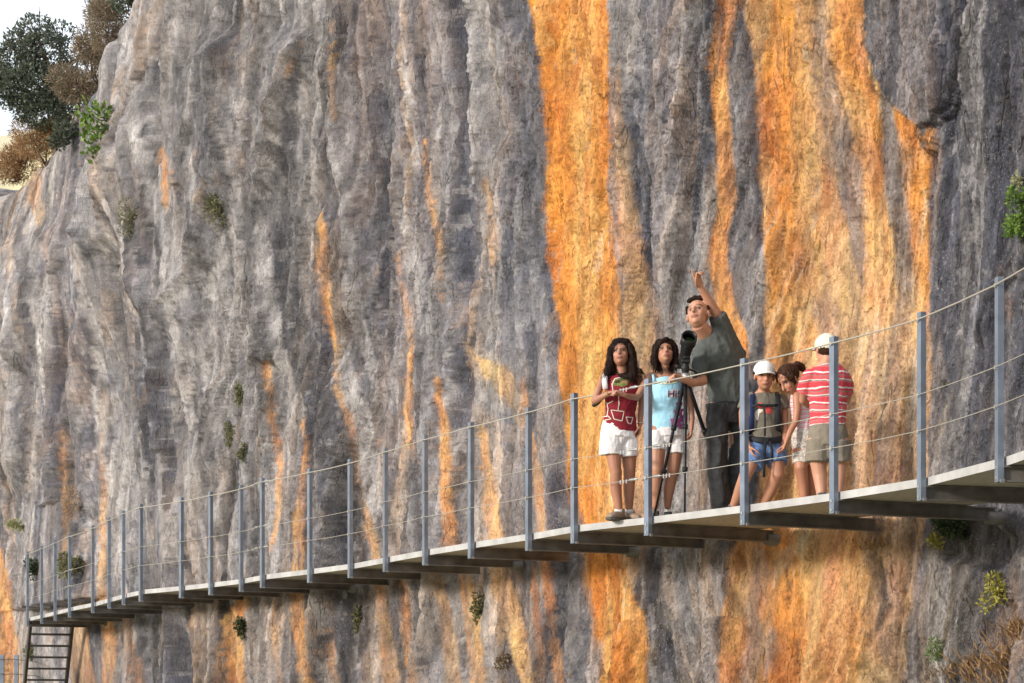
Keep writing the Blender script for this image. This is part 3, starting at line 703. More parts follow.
# ------------------------------------------------------------------ posts and cable of the lower path
g0 = at(8, 690, 38.8)
lowrail = empty('path_handrail', (g0.x, g0.y, 1.0), 'two short grey posts joined by a cable beside the path at the bottom left corner', 'handrail')
for px, d in ((-16, 37), (2, 38.2), (16.5, 39.4)):
    a = at(px, 655, d); MB().prism([(-.035,-.03),(.035,-.03),(.035,.03),(-.035,.03)], (a.x,a.y,.2), (a.x,a.y,a.z), (1,0,0), (0,1,0)).build('post', steel, lowrail)
for py in (659.5, 674):
    ps = [at(px, py, d-.06) for px, d in ((-16,37),(2,38.2),(16.5,39.4))]; e = on_cliff(34, py)[0]; ps.append(e)
    MB().chain(ps, [.008]*4, seg=6).build('cable', cable_m, lowrail, True)
# ------------------------------------------------------------------ people
from types import SimpleNamespace as NS
def edge_depth(px):
    best = min(range(len(curve)), key=lambda i: abs(CX+F*curve[i].x/curve[i].y-px)); return curve[best].y
class Fig:
    """a figure laid out by joints: J(px, py, depth offset)"""
    def __init__(s, px, dd, label, group=None):
        s.d = edge_depth(px)+dd; x = at(px, 500, s.d)
        s.root = empty('person', (x.x, x.y, DECK), label, 'person', group)
        s.b = MB()
    def J(s, px, py, dy=0): return at(px, py, s.d+dy)
    def limb(s, pts, rr, wax=None): s.b.chain(pts, rr, wax, 14, 'round'); return s
def frame(fwd, up=(0,0,1)):
    f_ = Vector(fwd).normalized(); u = Vector(up); r = f_.cross(u).normalized(); u = r.cross(f_).normalized()
    return r, f_, u      # person's right, forward, up
def head(fig, c, fwd, k=1.0, up=(0,0,1), neck=None, neck_r=.045):
    c = Vector(c); fr = frame(fwd, up); r, f_, u = fr; b = fig.b
    P = lambda x, y, z: c+(r*x+f_*y+u*z)*k
    b.ell(P(0,-.012,.030), (.074*k,.092*k,.084*k), fr); b.ell(P(0,.018,-.038), (.060*k,.068*k,.074*k), fr)
    b.ell(P(0,.050,-.085), (.026*k,.024*k,.020*k), fr)                      # chin
    b.ell(P(.032,.050,-.028), (.026*k,.028*k,.028*k), fr); b.ell(P(-.032,.050,-.028), (.026*k,.028*k,.028*k), fr)   # cheeks
    b.ell(P(0,.062,.030), (.050*k,.020*k,.016*k), fr)                       # brow
    b.chain([P(0,.080,.012), P(0,.094,-.018), P(0,.100,-.030)], [.008*k,.012*k,.014*k], seg=8, caps='round')   # nose
    b.ell(P(0,.080,-.060), (.024*k,.012*k,.012*k), fr)                      # mouth
    for s in (-1,1): b.ell(P(.076*s,-.006,-.006), (.010*k,.020*k,.030*k), fr, 8, 6)
    if neck is not None: b.chain([P(0,-.022,-.02), P(0,-.024,-.075), neck], [neck_r*1.02, neck_r, neck_r*1.25], seg=14, caps='round')
    fig.head = NS(c=c, fr=fr, k=k, P=P); return fig.head
def hand(b, wrist, d, n, k=1.0, curl=.5, point=False, side=1, spread=.10):
    """palm, four fingers of different length and a thumb; d along the hand, n out of the palm"""
    d = Vector(d).normalized(); n = Vector(n); n = (n-d*n.dot(d)).normalized(); s = d.cross(n)*side
    w = Vector(wrist)
    b.chain([w-d*.02*k, w+d*.02*k, w+d*.055*k, w+d*.082*k], [(.022*k,.017*k),(.031*k,.015*k),(.037*k,.014*k),(.036*k,.012*k)], wax=s, seg=12, caps='round')
    for i, (o, l, r) in enumerate(((.029,.070,.0082),(.010,.079,.0086),(-.010,.074,.0082),(-.028,.058,.0074))):
        cu = curl*(1+.12*i)
        if point and i == 0: cu = .06
        if point and i > 0: cu = 1.35
        base = w+d*.072*k+s*o*k; dirv = (d+s*o*spread*30*.3).normalized(); p = base; pts = [p]; a = cu*.35
        for j in range(3):
            dv = dirv*math.cos(a)+n*math.sin(a); p = p+dv*l*k*(.42,.33,.25)[j]; pts.append(p); a += cu*.75
        b.chain(pts, [r*k*1.05, r*k, r*k*.95, r*k*.8], seg=8, caps='round')
    t0 = w+d*.022*k+s*.026*k; b.chain([t0, t0+(d*.45+s*.55+n*.25)*.034*k, t0+(d*.85+s*.5+n*.55)*.058*k, t0+(d*1.25+s*.35+n*.75)*.070*k], [.0125*k,.0105*k,.0095*k,.008*k], seg=8, caps='round')
skin_m = attr_mat('skin', 'paint', .5)
def finish_body(fig, skin=(.50,.27,.17), lip=(.36,.12,.10), brow=(.03,.02,.015), voxel=.0055, tan=None):
    o = fig.b.fuse('body', skin_m, fig.root, voxel, 3)
    me = o.data; n = len(me.vertices); co = np.empty(n*3); me.vertices.foreach_get('co', co); co = co.reshape(-1,3)
    off = origin(fig.root); h = fig.head
    rel = co+np.array(off)-np.array(h.c)
    L3 = np.stack([rel@np.array(v) for v in h.fr], -1)/h.k     # x right, y forward, z up
    x, y, z = L3[:,0], L3[:,1], L3[:,2]
    colr = np.empty((n,3)); colr[:] = skin
    nz = fbm(co[:,0]*9+co[:,1]*7, co[:,2]*9, 3, 500); colr *= (1+.10*nz)[:,None]
    face = (y > .02)
    ax = np.abs(x)
    # sockets
    es = np.exp(-(((ax-.031)/.017)**2+((z-.006)/.011)**2))*face*(y > .03)
    co = co-np.outer(es*.007*h.k, np.array(h.fr[1]))
    def put(m, c, a=1): 
        m = (np.clip(m,0,1)*a)[:,None]; colr[:] = colr*(1-m)+np.array(c)*m
    put(es, (.20,.09,.06), .55)
    put(sstep((1-np.sqrt(((ax-.031)/.0145)**2+((z-.004)/.0062)**2))/.3+.5)*face, (.50,.42,.38), .7)
    put(sstep((1-np.sqrt(((ax-.031)/.0068)**2+((z-.004)/.0068)**2))/.3+.5)*face, (.02,.012,.01))
    put(sstep((1-np.sqrt(((ax-.031)/.017)**2+((z-.0125)/.003)**2))/.5+.5)*face, (.03,.02,.015), .9)
    put(sstep((1-np.sqrt(((ax-.034)/.021)**2+((z-.030+.1*(ax-.034))/.0048)**2))/.5+.5)*face, brow, .85)
    put(sstep((1-np.sqrt((x/.023)**2+((z+.062)/.0085)**2))/.5+.5)*face, lip, .85)
    put(sstep((1-np.sqrt((x/.022)**2+((z+.062)/.0018)**2))/.5+.5)*face, (.10,.03,.03), .8)
    put(np.exp(-((x/.018)**2+((z+.044)/.006)**2))*face, (.25,.11,.08), .4)
    put(np.exp(-(((ax-.04)/.02)**2+((z+.03)/.02)**2))*face, (.62,.24,.16), .3)
    me.vertices.foreach_set('co', co.ravel())
    ca = me.color_attributes.new('paint', 'FLOAT_COLOR', 'POINT'); ca.data.foreach_set('color', np.concatenate([colr, np.ones((n,1))], 1).astype(np.float32).ravel())
    me.update(); return o
def wrinkle(o, amp=.006, fx=9, fz=14, seed=0, hem=None):
    """folds in cloth, pushed along the normals"""
    me = o.data; n = len(me.vertices); co = np.empty(n*3); no = np.empty(n*3)
    me.vertices.foreach_get('co', co); me.vertices.foreach_get('normal', no); co = co.reshape(-1,3); no = no.reshape(-1,3)
    u = co[:,0]+co[:,1]*.7; d = ridged(u*fx+co[:,2]*3, co[:,2]*fz*.5-u*4, 3, seed+600)-.4
    co += no*(d*amp)[:,None]; me.vertices.foreach_set('co', co.ravel()); me.update(); return o
hair_black = mat('dark_hair', (.010,.006,.005), .55, 0, .5, 90, .5, 130, stretch=(1,1,.12), col2=(.030,.014,.009), spec=.12)
hair_brown = mat('brown_hair', (.030,.014,.009), .55, 0, .4, 90, .5, 130, stretch=(1,1,.2), col2=(.075,.032,.018), spec=.12)
white_cl = mat('white_cotton', (.78,.76,.78), .85, 0, .06, 30, .3, 200)
red_cl = mat('wine_red_jersey', (.23,.014,.028), .8, 0, .2, 25, .3, 200)
blue_cl = mat('pale_blue_jersey', (.36,.66,.84), .8, 0, .08, 25, .3, 200)
grey_tee = mat('grey_green_jersey', (.085,.095,.090), .85, 0, .15, 18, .3, 200)
trouser = mat('charcoal_trousers', (.040,.040,.042), .8, 0, .25, 14, .3, 150)
olive_tee = mat('olive_grey_jersey', (.165,.15,.12), .85, 0, .12, 20, .3, 200)
denim = mat('denim', (.13,.22,.42), .85, 0, .35, 40, .4, 250)
khaki = mat('khaki_cotton', (.22,.19,.15), .85, 0, .12, 25, .3, 200)
pattern = mat('patterned_cotton', (.42,.37,.33), .85, 0, .45, 55, .3, 200, col2=(.78,.72,.66))
boot_m = mat('tan_suede', (.33,.24,.17), .8, 0, .25, 30, .5, 120)
dark_shoe = mat('dark_trainer', (.03,.032,.036), .6, 0, .4, 60, .3, 100, col2=(.12,.14,.15))
black_m = mat('black_plastic', (.014,.015,.016), .38, 0, .2, 40)
navy = mat('navy_webbing', (.012,.022,.075), .7, 0, .3, 50)
black_web = mat('black_webbing', (.014,.015,.02), .7, 0, .3, 50)
sock_m = mat('white_sock', (.7,.68,.65), .9, 0, .1, 60, .5, 200)
cream = mat('cream_cap_cloth', (.74,.69,.56), .85, 0, .08, 30, .3, 200)
capw = mat('white_cap_cloth', (.78,.78,.76), .85, 0, .06, 30, .3, 200)

def shoe(fig, ankle, toe, k, m, name='shoe', h=.09):
    """a shoe from heel to toe, standing flat on the deck"""
    a = Vector(ankle); t = Vector(toe); d = Vector((t.x-a.x, t.y-a.y, 0)).normalized(); zz = DECK+.004
    z0 = a.z; g = Vector((a.x, a.y, max(zz, min(a.z-.07*k, t.z-.02))))
    g.z = zz; mb = MB(); w = Vector((0,0,1)).cross(d)
    mb.chain([g-d*.055*k+Vector((0,0,.032*k)), g+Vector((0,0,.036*k)), g+d*.07*k+Vector((0,0,.033*k)), g+d*.13*k+Vector((0,0,.027*k)), g+d*.165*k+Vector((0,0,.022*k))],
             [(.033*k,.032*k),(.036*k,.036*k),(.042*k,.034*k),(.042*k,.027*k),(.030*k,.020*k)], wax=w, seg=14, caps='round')
    mb.chain([g+Vector((0,0,.03*k))-d*.012*k, g+Vector((0,0,h*k))-d*.010*k], [(.040*k,.042*k),(.038*k,.042*k)], wax=w, seg=14)
    o = mb.fuse(name, m, fig.root, .005, 3)
    # sole
    s = MB(); prof2 = [(-.075,.022),(-.06,.036),(0,.036),(.06,.044),(.12,.046),(.165,.036),(.185,.015)]
    pts = [(x*k, y*k) for x, y in prof2]+[(x*k, -y*k) for x, y in prof2[::-1]]
    s.v = [Vector((g.x,g.y,DECK+.003))+d*x+w*y for x, y in pts]+[Vector((g.x,g.y,DECK+.022*k))+d*x+w*y for x, y in pts]; n = len(pts)
    s.f = [tuple(range(n))[::-1], tuple(range(n,2*n))]+[(i,(i+1)%n,(i+1)%n+n,i+n) for i in range(n)]
    s.build('sole', mat('rubber_sole', (.10,.09,.08), .8), o)
    return o
def cap(fig, m, brim_dir=None, low=.036, name='cap', brim=True, tilt=.10):
    h = fig.head; r, f_, u = h.fr; k = h.k; mb = MB(); P = h.P
    mb.ell(P(0,-.014,.036), (.087*k,.107*k,.088*k), h.fr, 20, 12); mb.ell(P(0,.016,.046), (.076*k,.086*k,.074*k), h.fr, 20, 12)
    o = mb.fuse(name, m, fig.root, .005, 2)
    # cut open below
    bm = bmesh.new(); bm.from_mesh(o.data); off = origin(fig.root)
    bmesh.ops.bisect_plane(bm, geom=bm.verts[:]+bm.edges[:]+bm.faces[:], plane_co=P(0,0,low)-off, plane_no=(u+f_*tilt).normalized(), clear_inner=True)
    bm.to_mesh(o.data); bm.free()
    s = o.modifiers.new('t','SOLIDIFY'); s.thickness = .003
    if brim:
        bd = f_ if brim_dir is None else Vector(brim_dir).normalized(); sd = bd.cross(u).normalized(); V = []; Fq = []; n1_, n2_ = 13, 6
        for j in range(n2_):
            for i in range(n1_):
                a = rad(-68+136*i/(n1_-1)); t = j/(n2_-1)
                rr = .078+.085*t*math.cos(a*.85)**.6; side = math.sin(a)*(.082+.006*t)
                V.append(P(0,-.012,low+.004)+ (bd*(math.cos(a)*(.090+.075*t)) + sd*side)*k - u*k*(.012*t*t+.030*abs(math.sin(a))**2*.6*(.3+.7*t)))
        for j in range(n2_-1):
            for i in range(n1_-1): q = j*n1_+i; Fq.append((q,q+1,q+n1_+1,q+n1_))
        b = mk('brim', V, Fq, m, o, True); s = b.modifiers.new('t','SOLIDIFY'); s.thickness = .005
    return o
def bvh(objs):
    V = []; P = []
    for o in objs:
        off = origin(o); n = len(V); V += [v.co+off for v in o.data.vertices]; P += [[i+n for i in p.vertices] for p in o.data.polygons]
    return BVHTree.FromPolygons(V, P)
EYE = Vector((0,0,CAMZ))
def drape(tree, v2, d, lift=.004):
    """lay 2D points (seen directions) on to cloth"""
    out = []
    for px, py in v2:
        dr = (at(px, py, d)-EYE).normalized(); hit = tree.ray_cast(EYE, dr, 60)
        out.append((hit[0] if hit[0] is not None else at(px, py, d))-dr*lift)
    return out
def print_line(tree, pts, w, d, name, m, parent, lift=.0045):
    """a printed line on cloth"""
    q = []
    for a, b in zip(pts, pts[1:]):
        n = max(1, int(math.hypot(b[0]-a[0], b[1]-a[1])/1.2))
        q += [(a[0]+(b[0]-a[0])*i/n, a[1]+(b[1]-a[1])*i/n) for i in range(n)]
    q.append(pts[-1]); V = []; Fq = []
    for i, p in enumerate(q):
        a = q[max(i-1,0)]; b = q[min(i+1,len(q)-1)]; l = math.hypot(b[0]-a[0], b[1]-a[1]) or 1
        nx_, ny_ = -(b[1]-a[1])/l*w/2, (b[0]-a[0])/l*w/2; V += [(p[0]+nx_, p[1]+ny_), (p[0]-nx_, p[1]-ny_)]
        if i: k = 2*i; Fq.append((k-2,k-1,k+1,k))
    return mk(name, drape(tree, V, d, lift), Fq, m, parent)
def print_disc(tree, c, rx, ry, d, name, m, parent, lift=.004, seed=0, wob=.15):
    rs = random.Random(seed); V = [c]; n = 18
    R_ = [1+rs.uniform(-wob,wob) for _ in range(n)]
    for ring in (.5, 1):
        for i in range(n): a = 2*math.pi*i/n; V.append((c[0]+rx*ring*R_[i]*math.cos(a), c[1]+ry*ring*R_[i]*math.sin(a)))
    Fq = [(0,1+i,1+(i+1)%n) for i in range(n)]+[(1+i,1+n+i,1+n+(i+1)%n,1+(i+1)%n) for i in range(n)]
    return mk(name, drape(tree, V, d, lift), Fq, m, parent)
def loose(o, n, l, seed, zmax=None, w=.0016):
    """fine loose locks growing from the hair's own surface"""
    rs = random.Random(seed); me = o.data; off = origin(o); vs = me.vertices; V = [v.co.copy() for v in vs]; Fq = [tuple(p.vertices) for p in me.polygons]
    zs = [v.co.z for v in vs]; z0, z1 = min(zs), max(zs)
    for _ in range(n):
        v = vs[rs.randrange(len(vs))]; p = v.co+v.normal*.001; nn = Vector(v.normal)
        k = rs.uniform(.5,1.3)*l*(1.0 if p.z < z0+(z1-z0)*.6 else .6)
        d1 = (nn*.45+Vector((rs.gauss(0,.15),rs.gauss(0,.15),-.75))).normalized(); d2 = (nn*.12+Vector((rs.gauss(0,.3),rs.gauss(0,.2),-1))).normalized()
        s_ = d1.cross(nn); s_ = s_.normalized()*w if s_.length > 1e-4 else Vector((w,0,0)); a, b, c = p, p+d1*k*.4, p+d1*k*.4+d2*k*.6; q = len(V)
        V += [a-s_, a+s_, b+s_, b-s_, c]; Fq += [(q,q+1,q+2,q+3),(q+3,q+2,q+4)]
    nm = bpy.data.meshes.new(me.name); nm.from_pydata([tuple(v) for v in V], [], Fq); nm.update(); nm.polygons.foreach_set('use_smooth', [True]*len(nm.polygons)); nm.materials.append(me.materials[0]); o.data = nm; return o
# ============ girl in wine red
g = Fig(618, .12, 'girl with long dark hair in wine red sleeveless top and white shorts beside the rail'); J = g.J
H = head(g, J(621.5,354), (-.24,-.93,.26), 1.0, neck=J(622,376,.03), neck_r=.040)
g.limb([J(622,377,.02), J(622,384,.02), J(621,398,.0), J(620,412,.02), J(619,424,.02), J(618,432,.03)], [(.075,.05),(.120,.070),(.118,.072),(.105,.068),(.125,.082),(.120,.085)], wax=(1,.1,0))
g.limb([J(607,377,.03), J(636,377,.03)], [.037,.037])
g.limb([J(604.5,378,.02), J(598.5,390,-.02), J(594.5,401,-.03)], [.036,.033,.028]); g.limb([J(594.5,401,-.03), J(603,396.5,-.12), J(609,393,-.16)], [.029,.025,.019])
hand(g.b, J(610,392.7,-.165), (.85,-.3,.15), (.1,.1,-1), .85, 1.1)
g.limb([J(639,379,.04), J(641.5,393,.07), J(641.5,405,.07)], [.036,.032,.027]); g.limb([J(641.5,405,.07), J(640.5,416,.06), J(640,425,.03)], [.027,.025,.018])
hand(g.b, J(640,425,.03), (-.05,-.15,-1), (-1,0,.0), .85, .7, side=-1)
g.limb([J(611,430,.02), J(613,450,0), J(615,468,-.01), J(616,472,-.01), J(616,490,.02), J(619,510,.03)], [.078,.068,.052,.050,.048,.031])
g.limb([J(628,430,.06), J(629,450,.06), J(629.5,470,.06), J(629,489,.09), J(629,510,.12)], [.078,.068,.050,.047,.031])
g.body = finish_body(g, (.40,.185,.115))
shoe(g, J(619,515,.04), J(604,521,-.25), 1.15, boot_m, 'hiking_boot'); shoe(g, J(630,515,.16), J(640,520,-.05), 1.1, boot_m, 'hiking_boot')
for (a,b_) in (((619,509,.035),(618.5,514,.035)),((629.5,509,.12),(629.5,514,.13))):
    MB().chain([J(*a), J(*b_)], [.036,.037], seg=14).build('sock', sock_m, g.root, True)
m_ = MB(); m_.chain([J(620,431,.02), J(620,424,.015), J(620.5,412,.005), J(621.5,398,-.015), J(622.5,386,.0), J(622,378.5,.02), J(622,375.5,.03)], [(.140,.095),(.138,.094),(.122,.084),(.138,.094),(.134,.086),(.112,.060),(.062,.045)], wax=(1,.1,-.12), seg=24)
sh = wrinkle(m_.fuse('shirt', red_cl, g.root, .0055, 2), .009, 7, 12, 1)
m_ = MB(); m_.chain([J(618,437,.03), J(619,428,.03), J(620,418,.03)], [(.150,.108),(.145,.104),(.125,.092)], wax=(1,.1,0), seg=24)
m_.chain([J(619.5,436,.03), J(619.5,444,.03), J(619.5,447,.03)], [(.09,.095),(.06,.08),(.03,.05)], wax=(1,0,0), seg=18); m_.chain([J(611,433,.02), J(611,445,.01), J(611,455,.01)], [(.088,.092),(.092,.092),(.096,.092)], wax=(1,0,0), seg=20); m_.chain([J(628,433,.07), J(628,446,.06), J(628.5,457,.06)], [(.084,.09),(.080,.09),(.076,.086)], wax=(1,0,0), seg=20)
wrinkle(m_.fuse('shorts', white_cl, g.root, .0055, 2), .010, 8, 12, 2)
h = H.P; m_ = MB(); m_.ell(h(0,-.026,.046), (.093,.100,.088), H.fr); m_.chain([h(-.05,.050,.090), h(0,.062,.096), h(.05,.050,.090)], [.024,.022,.024], seg=10, caps='round')
for s in (-1,1):
    m_.chain([h(.045*s,.030,.088), h(.082*s,.022,.045), h(.093*s,-.005,-.03), h(.098*s,-.012,-.10), h(.108*s,.0,-.16), h(.116*s,.015,-.20)], [.028,.030,.034,.038,.036,.016], seg=12, caps='round')
m_.chain([h(0,-.07,.03), h(0,-.085,-.08), h(0,-.075,-.17), h(-.08,-.03,-.19)], [(.085,.05),(.10,.05),(.11,.045),(.05,.04)], wax=(1,0,0), seg=16, caps='round')
m_.chain([h(-.10,-.02,-.13), h(-.165,.0,-.155), h(-.19,.0,-.18)], [.03,.022,.006], seg=8, caps='round')
loose(wrinkle(m_.fuse('hair', hair_black, g.root, .006, 3), .006, 40, 5, 3), 1600, .085, 1)
T = bvh([sh])
wl = mat('white_print', (.66,.60,.52), .8); ol = mat('olive_print', (.17,.19,.05), .8, 0, .5, 60)
print_disc(T, (620.5,382.5), 8.5, 4.2, g.d, 'print', ol, sh, .004, 3); print_disc(T, (617,381.5), 3, 1.6, g.d, 'print', mat('dark_print',(.05,.03,.02),.8), sh, .006, 4); print_disc(T, (624.5,382), 3, 1.6, g.d, 'print', mat('tan_print',(.35,.2,.1),.8), sh, .006, 5)
for ln in ([(613,391),(612,384),(615,378.5),(620,377.5)],[(620,378.5),(626,376),(632,377),(633,380)],[(613,391),(616,394),(622,392)],[(607,404),(608,409),(607,416),(606,417)],[(604,402),(608,403.5),(613,401)],
    [(618.5,396),(619,404),(618,410)],[(611,410),(624,411.5),(622,421)],[(611,410),(614,419),(622,421)],[(601,417),(608,416),(611,419),(605,420)],[(626,417),(633,417.5),(631,424)],[(626,417),(628,423),(631,424)]):
    print_line(T, ln, .9, g.d, 'print_line', wl, sh)
m_ = MB(); m_.chain([J(607,371.5,.04), J(605,376,-.04), J(604.6,382,-.075), J(605.5,389,-.088)], [(.022,.006)]*4, wax=(1,0,0), seg=10); m_.build('white_strap', white_cl, g.root, True)
m_ = MB(); c_ = J(640.2,423.5,.035)
def ring(mb, c, ax, r, t, n=18, seg=6):
    ax = Vector(ax).normalized(); a = ax.orthogonal().normalized(); b = ax.cross(a); V = []; Fq = []
    for i in range(n):
        th = 2*math.pi*i/n; rd = a*math.cos(th)+b*math.sin(th)
        for j in range(seg):
            ph = 2*math.pi*j/seg; V.append(Vector(c)+rd*(r+t*math.cos(ph))+ax*t*math.sin(ph))
    for i in range(n):
        for j in range(seg): Fq.append((i*seg+j, i*seg+(j+1)%seg, ((i+1)%n)*seg+(j+1)%seg, ((i+1)%n)*seg+j))
    mb.add(V, Fq); return mb
ring(m_, c_, (0,.2,1), .022, .004).build('bracelet', mat('silver', (.6,.6,.6), .3, 1), g.root, True)
ring(MB(), J(608,393.6,-.155), (.9,-.3,.3), .023, .004).build('bracelet', mat('cord_bracelet', (.30,.26,.12), .7), g.root, True)
MB().chain([J(594,405,.06), J(597,403,.06), J(600,400.5,.05)], [.018,.020,.018], seg=10, caps='round').build('pouch', black_m, g.root, True)

# ============ girl in pale blue
g = Fig(662, .55, 'girl in a pale blue strappy top and white shorts resting a hand on the wire'); J = g.J
H = head(g, J(665,353), (.05,-.93,.34), .98, neck=J(665,374,.03), neck_r=.037)
g.limb([J(665,375,.02), J(666,382,.02), J(667,396,.0), J(667,412,.02), J(667,424,.03), J(667,432,.03)], [(.070,.045),(.112,.065),(.104,.066),(.098,.064),(.118,.08),(.118,.08)], wax=(1,.1,0))
g.limb([J(651,376,.03), J(680,377,.03)], [.034,.034])
g.limb([J(649,378,.02), J(642.5,388,-.05), J(637,397.5,-.12)], [.035,.031,.026]); g.limb([J(637,397.5,-.12), J(629,396.5,-.20), J(623.5,394.5,-.25)], [.027,.024,.018])
hand(g.b, J(624,394.5,-.25), (-.9,-.2,.35), (-.2,.1,-1), .85, 1.2, side=-1)
g.limb([J(682,379,.03), J(688,392,.05), J(690.5,405,.05)], [.034,.030,.026]); g.limb([J(690.5,405,.05), J(692,418,.03), J(691.5,428,0)], [.027,.024,.018])
hand(g.b, J(691.5,428,0), (-.12,-.2,-1), (-1,0,0), .85, .8)
g.limb([J(657,432,.02), J(657,450,0), J(657,470,-.02), J(656,488,.02), J(655,506,.04)], [.080,.070,.052,.047,.030])
g.limb([J(676,432,.06), J(675,450,.06), J(673,470,.05), J(669,488,.09), J(667.5,506,.12)], [.080,.070,.052,.047,.030])
g.body = finish_body(g, (.42,.20,.125))
shoe(g, J(655,508,.04), J(653,512,-.25), .92, dark_shoe); shoe(g, J(668,508,.12), J(669,512,-.1), .92, dark_shoe)
m_ = MB(); m_.chain([J(667,435,.03), J(667,424,.02), J(667,410,.01), J(667,397,-.01), J(666.5,386,-.005), J(666,379.5,.01)], [(.143,.098),(.136,.094),(.118,.082),(.124,.086),(.126,.080),(.104,.066)], wax=(1,.1,0), seg=24)
sh = wrinkle(m_.fuse('top', blue_cl, g.root, .0055, 2), .007, 8, 12, 4)
for (x0,x1) in ((652.5,654),(677.5,676.5)):
    MB().chain([J(x0,373.2,.03), J((x0+x1)/2,375.5,-.035), J(x1,381.5,-.065)], [(.011,.004)]*3, wax=(1,0,0), seg=8).build('shoulder_strap', blue_cl, sh, True)
m_ = MB(); m_.chain([J(667,437,.03), J(667,430,.03), J(667,424,.03)], [(.150,.104),(.147,.102),(.138,.094)], wax=(1,.1,0), seg=24)
m_.chain([J(666.5,436,.03), J(666.5,443,.03), J(666.5,446,.03)], [(.09,.095),(.06,.08),(.03,.05)], wax=(1,0,0), seg=18); m_.chain([J(656.5,432,.02), J(656,443,.01), J(656,450,.01)], [(.084,.09),(.088,.09),(.088,.088)], wax=(1,0,0), seg=20); m_.chain([J(676.5,432,.07), J(676.5,443,.06), J(676.5,453.5,.06)], [(.084,.09),(.084,.09),(.080,.088)], wax=(1,0,0), seg=20)
wrinkle(m_.fuse('shorts', white_cl, g.root, .0055, 2), .009, 8, 12, 5)
h = H.P; m_ = MB(); m_.ell(h(0,-.024,.048), (.090,.098,.088), H.fr)
for s in (-1,1): m_.chain([h(.048*s,.034,.088), h(.080*s,.020,.045), h(.088*s,-.010,-.03), h(.094*s,-.012,-.085), h(.085*s,.0,-.125)], [.026,.028,.031,.034,.020], seg=12, caps='round')
m_.chain([h(-.01,.052,.098), h(.035,.066,.066), h(.062,.048,.030)], [.024,.020,.014], seg=10, caps='round')
m_.chain([h(0,-.07,.03), h(0,-.075,-.06), h(0,-.06,-.11)], [(.085,.05),(.09,.05),(.08,.04)], wax=(1,0,0), seg=16, caps='round')
loose(wrinkle(m_.fuse('hair', hair_black, g.root, .006, 3), .005, 40, 5, 6), 1300, .06, 2)
T = bvh([sh])
print_disc(T, (675.5,393.5), 9, 4.6, g.d, 'print_patch', mat('white_patch', (.75,.72,.76), .8), sh, .004, 8, .2)
for (x, y, rx, ry) in ((678,412,5,4),(683,418,4,4.5),(676,422,5,4),(682,426,5,3),(679,404,3,3)): print_disc(T, (x,y), rx, ry, g.d, 'print_flower', mat('magenta_print', (.36,.10,.28), .8, 0, .4, 60), sh, .004, int(x*y)%97, .35)
print_line(T, [(652,381),(658,383.5),(668,383.5),(679,381.5)], 1.6, g.d, 'neckline_beads', mat('yellow_trim', (.55,.60,.40), .8, 0, .5, 90), sh)
cu = bpy.data.curves.new('lettering', 'FONT'); cu.body = 'Hi!'; cu.size = 1; cu.resolution_u = 2
to = bpy.data.objects.new('lettering', cu); COL.objects.link(to); bpy.context.view_layer.update()
tm = bpy.data.meshes.new_from_object(to.evaluated_get(bpy.context.evaluated_depsgraph_get())); bpy.data.objects.remove(to)
v2 = [(667.0+v.co.x*10.5+.9*v.co.y, 397.2-v.co.y*10) for v in tm.vertices]
bm = bmesh.new(); bm.from_mesh(tm)
VV = drape(T, v2, g.d, .010)
lt = mk('lettering', VV, [tuple(p.vertices) for p in tm.polygons], mat('plum_print', (.07,.015,.06), .8), sh); bm.free()
s_ = lt.modifiers.new('b', 'SOLIDIFY'); s_.thickness = .004; s_.offset = 0

# ============ the man pointing
g = Fig(722, 1.05, 'tall man in grey green t-shirt and dark trousers pointing up with a raised arm'); J = g.J
H = head(g, J(698,315,-.13), (-.40,-.82,.42), 1.18, up=(-.16,0,1), neck=J(708,337,-.04), neck_r=.062)
g.limb([J(710,336,-.05), J(717,350,-.03), J(722,365,0), J(726,380,.02), J(728,398,.03), J(728,408,.03)], [(.10,.06),(.175,.10),(.160,.105),(.145,.10),(.14,.10),(.13,.10)], wax=(1,.25,-.2))
g.limb([J(702,350,-.08), J(729,340,.03)], [.058,.058])
g.limb([J(729,343,.03), J(722,327,-.03), J(716,313,-.08)], [.052,.045,.040]); g.limb([J(716,313,-.08), J(709,301,-.14), J(701,288,-.20)], [.043,.038,.026])
hand(g.b, J(701,288,-.20), (-.35,-.25,.90), (.65,-.75,.1), 1.2, .5, True, side=-1)
g.limb([J(700,352,-.08), J(699,366,-.10), J(703,381,-.12)], [.050,.045,.038]); g.limb([J(703,381,-.12), J(692,383,-.24), J(682,379,-.33)], [.038,.034,.026])
hand(g.b, J(682,379,-.33), (-.8,-.4,.25), (.2,-.2,-1), 1.0, 1.0, side=-1)
g.limb([J(720,405,.0), J(717,440,.0), J(716,475,.02), J(720,508,.06)], [.09,.075,.055,.045]); g.limb([J(737,405,.08), J(738,440,.08), J(736,475,.1), J(732,508,.14)], [.09,.075,.055,.045])
g.body = finish_body(g, (.50,.255,.165))
shoe(g, J(720,515,.06), J(708,519,-.3), 1.15, dark_shoe); shoe(g, J(733,515,.14), J(725,519,-.2), 1.15, dark_shoe)
m_ = MB(); m_.chain([J(728,404,.02), J(727,388,.02), J(724,372,.0), J(719,358,-.03), J(715.5,348,-.04), J(713,341,-.04), J(710.5,335,-.045), J(708,330.5,-.05)], [(.152,.120),(.156,.122),(.164,.124),(.182,.124),(.190,.116),(.17,.100),(.125,.095),(.082,.078)], wax=(1,.25,-.22), seg=28)
m_.chain([J(724,352,.02), J(727,340,.02), J(722,327,-.03), J(717,316,-.075)], [.095,.086,.078,.072], seg=20)
m_.chain([J(738,375,.06), J(737,355,.05), J(730,340,.03)], [.07,.075,.06], seg=16)
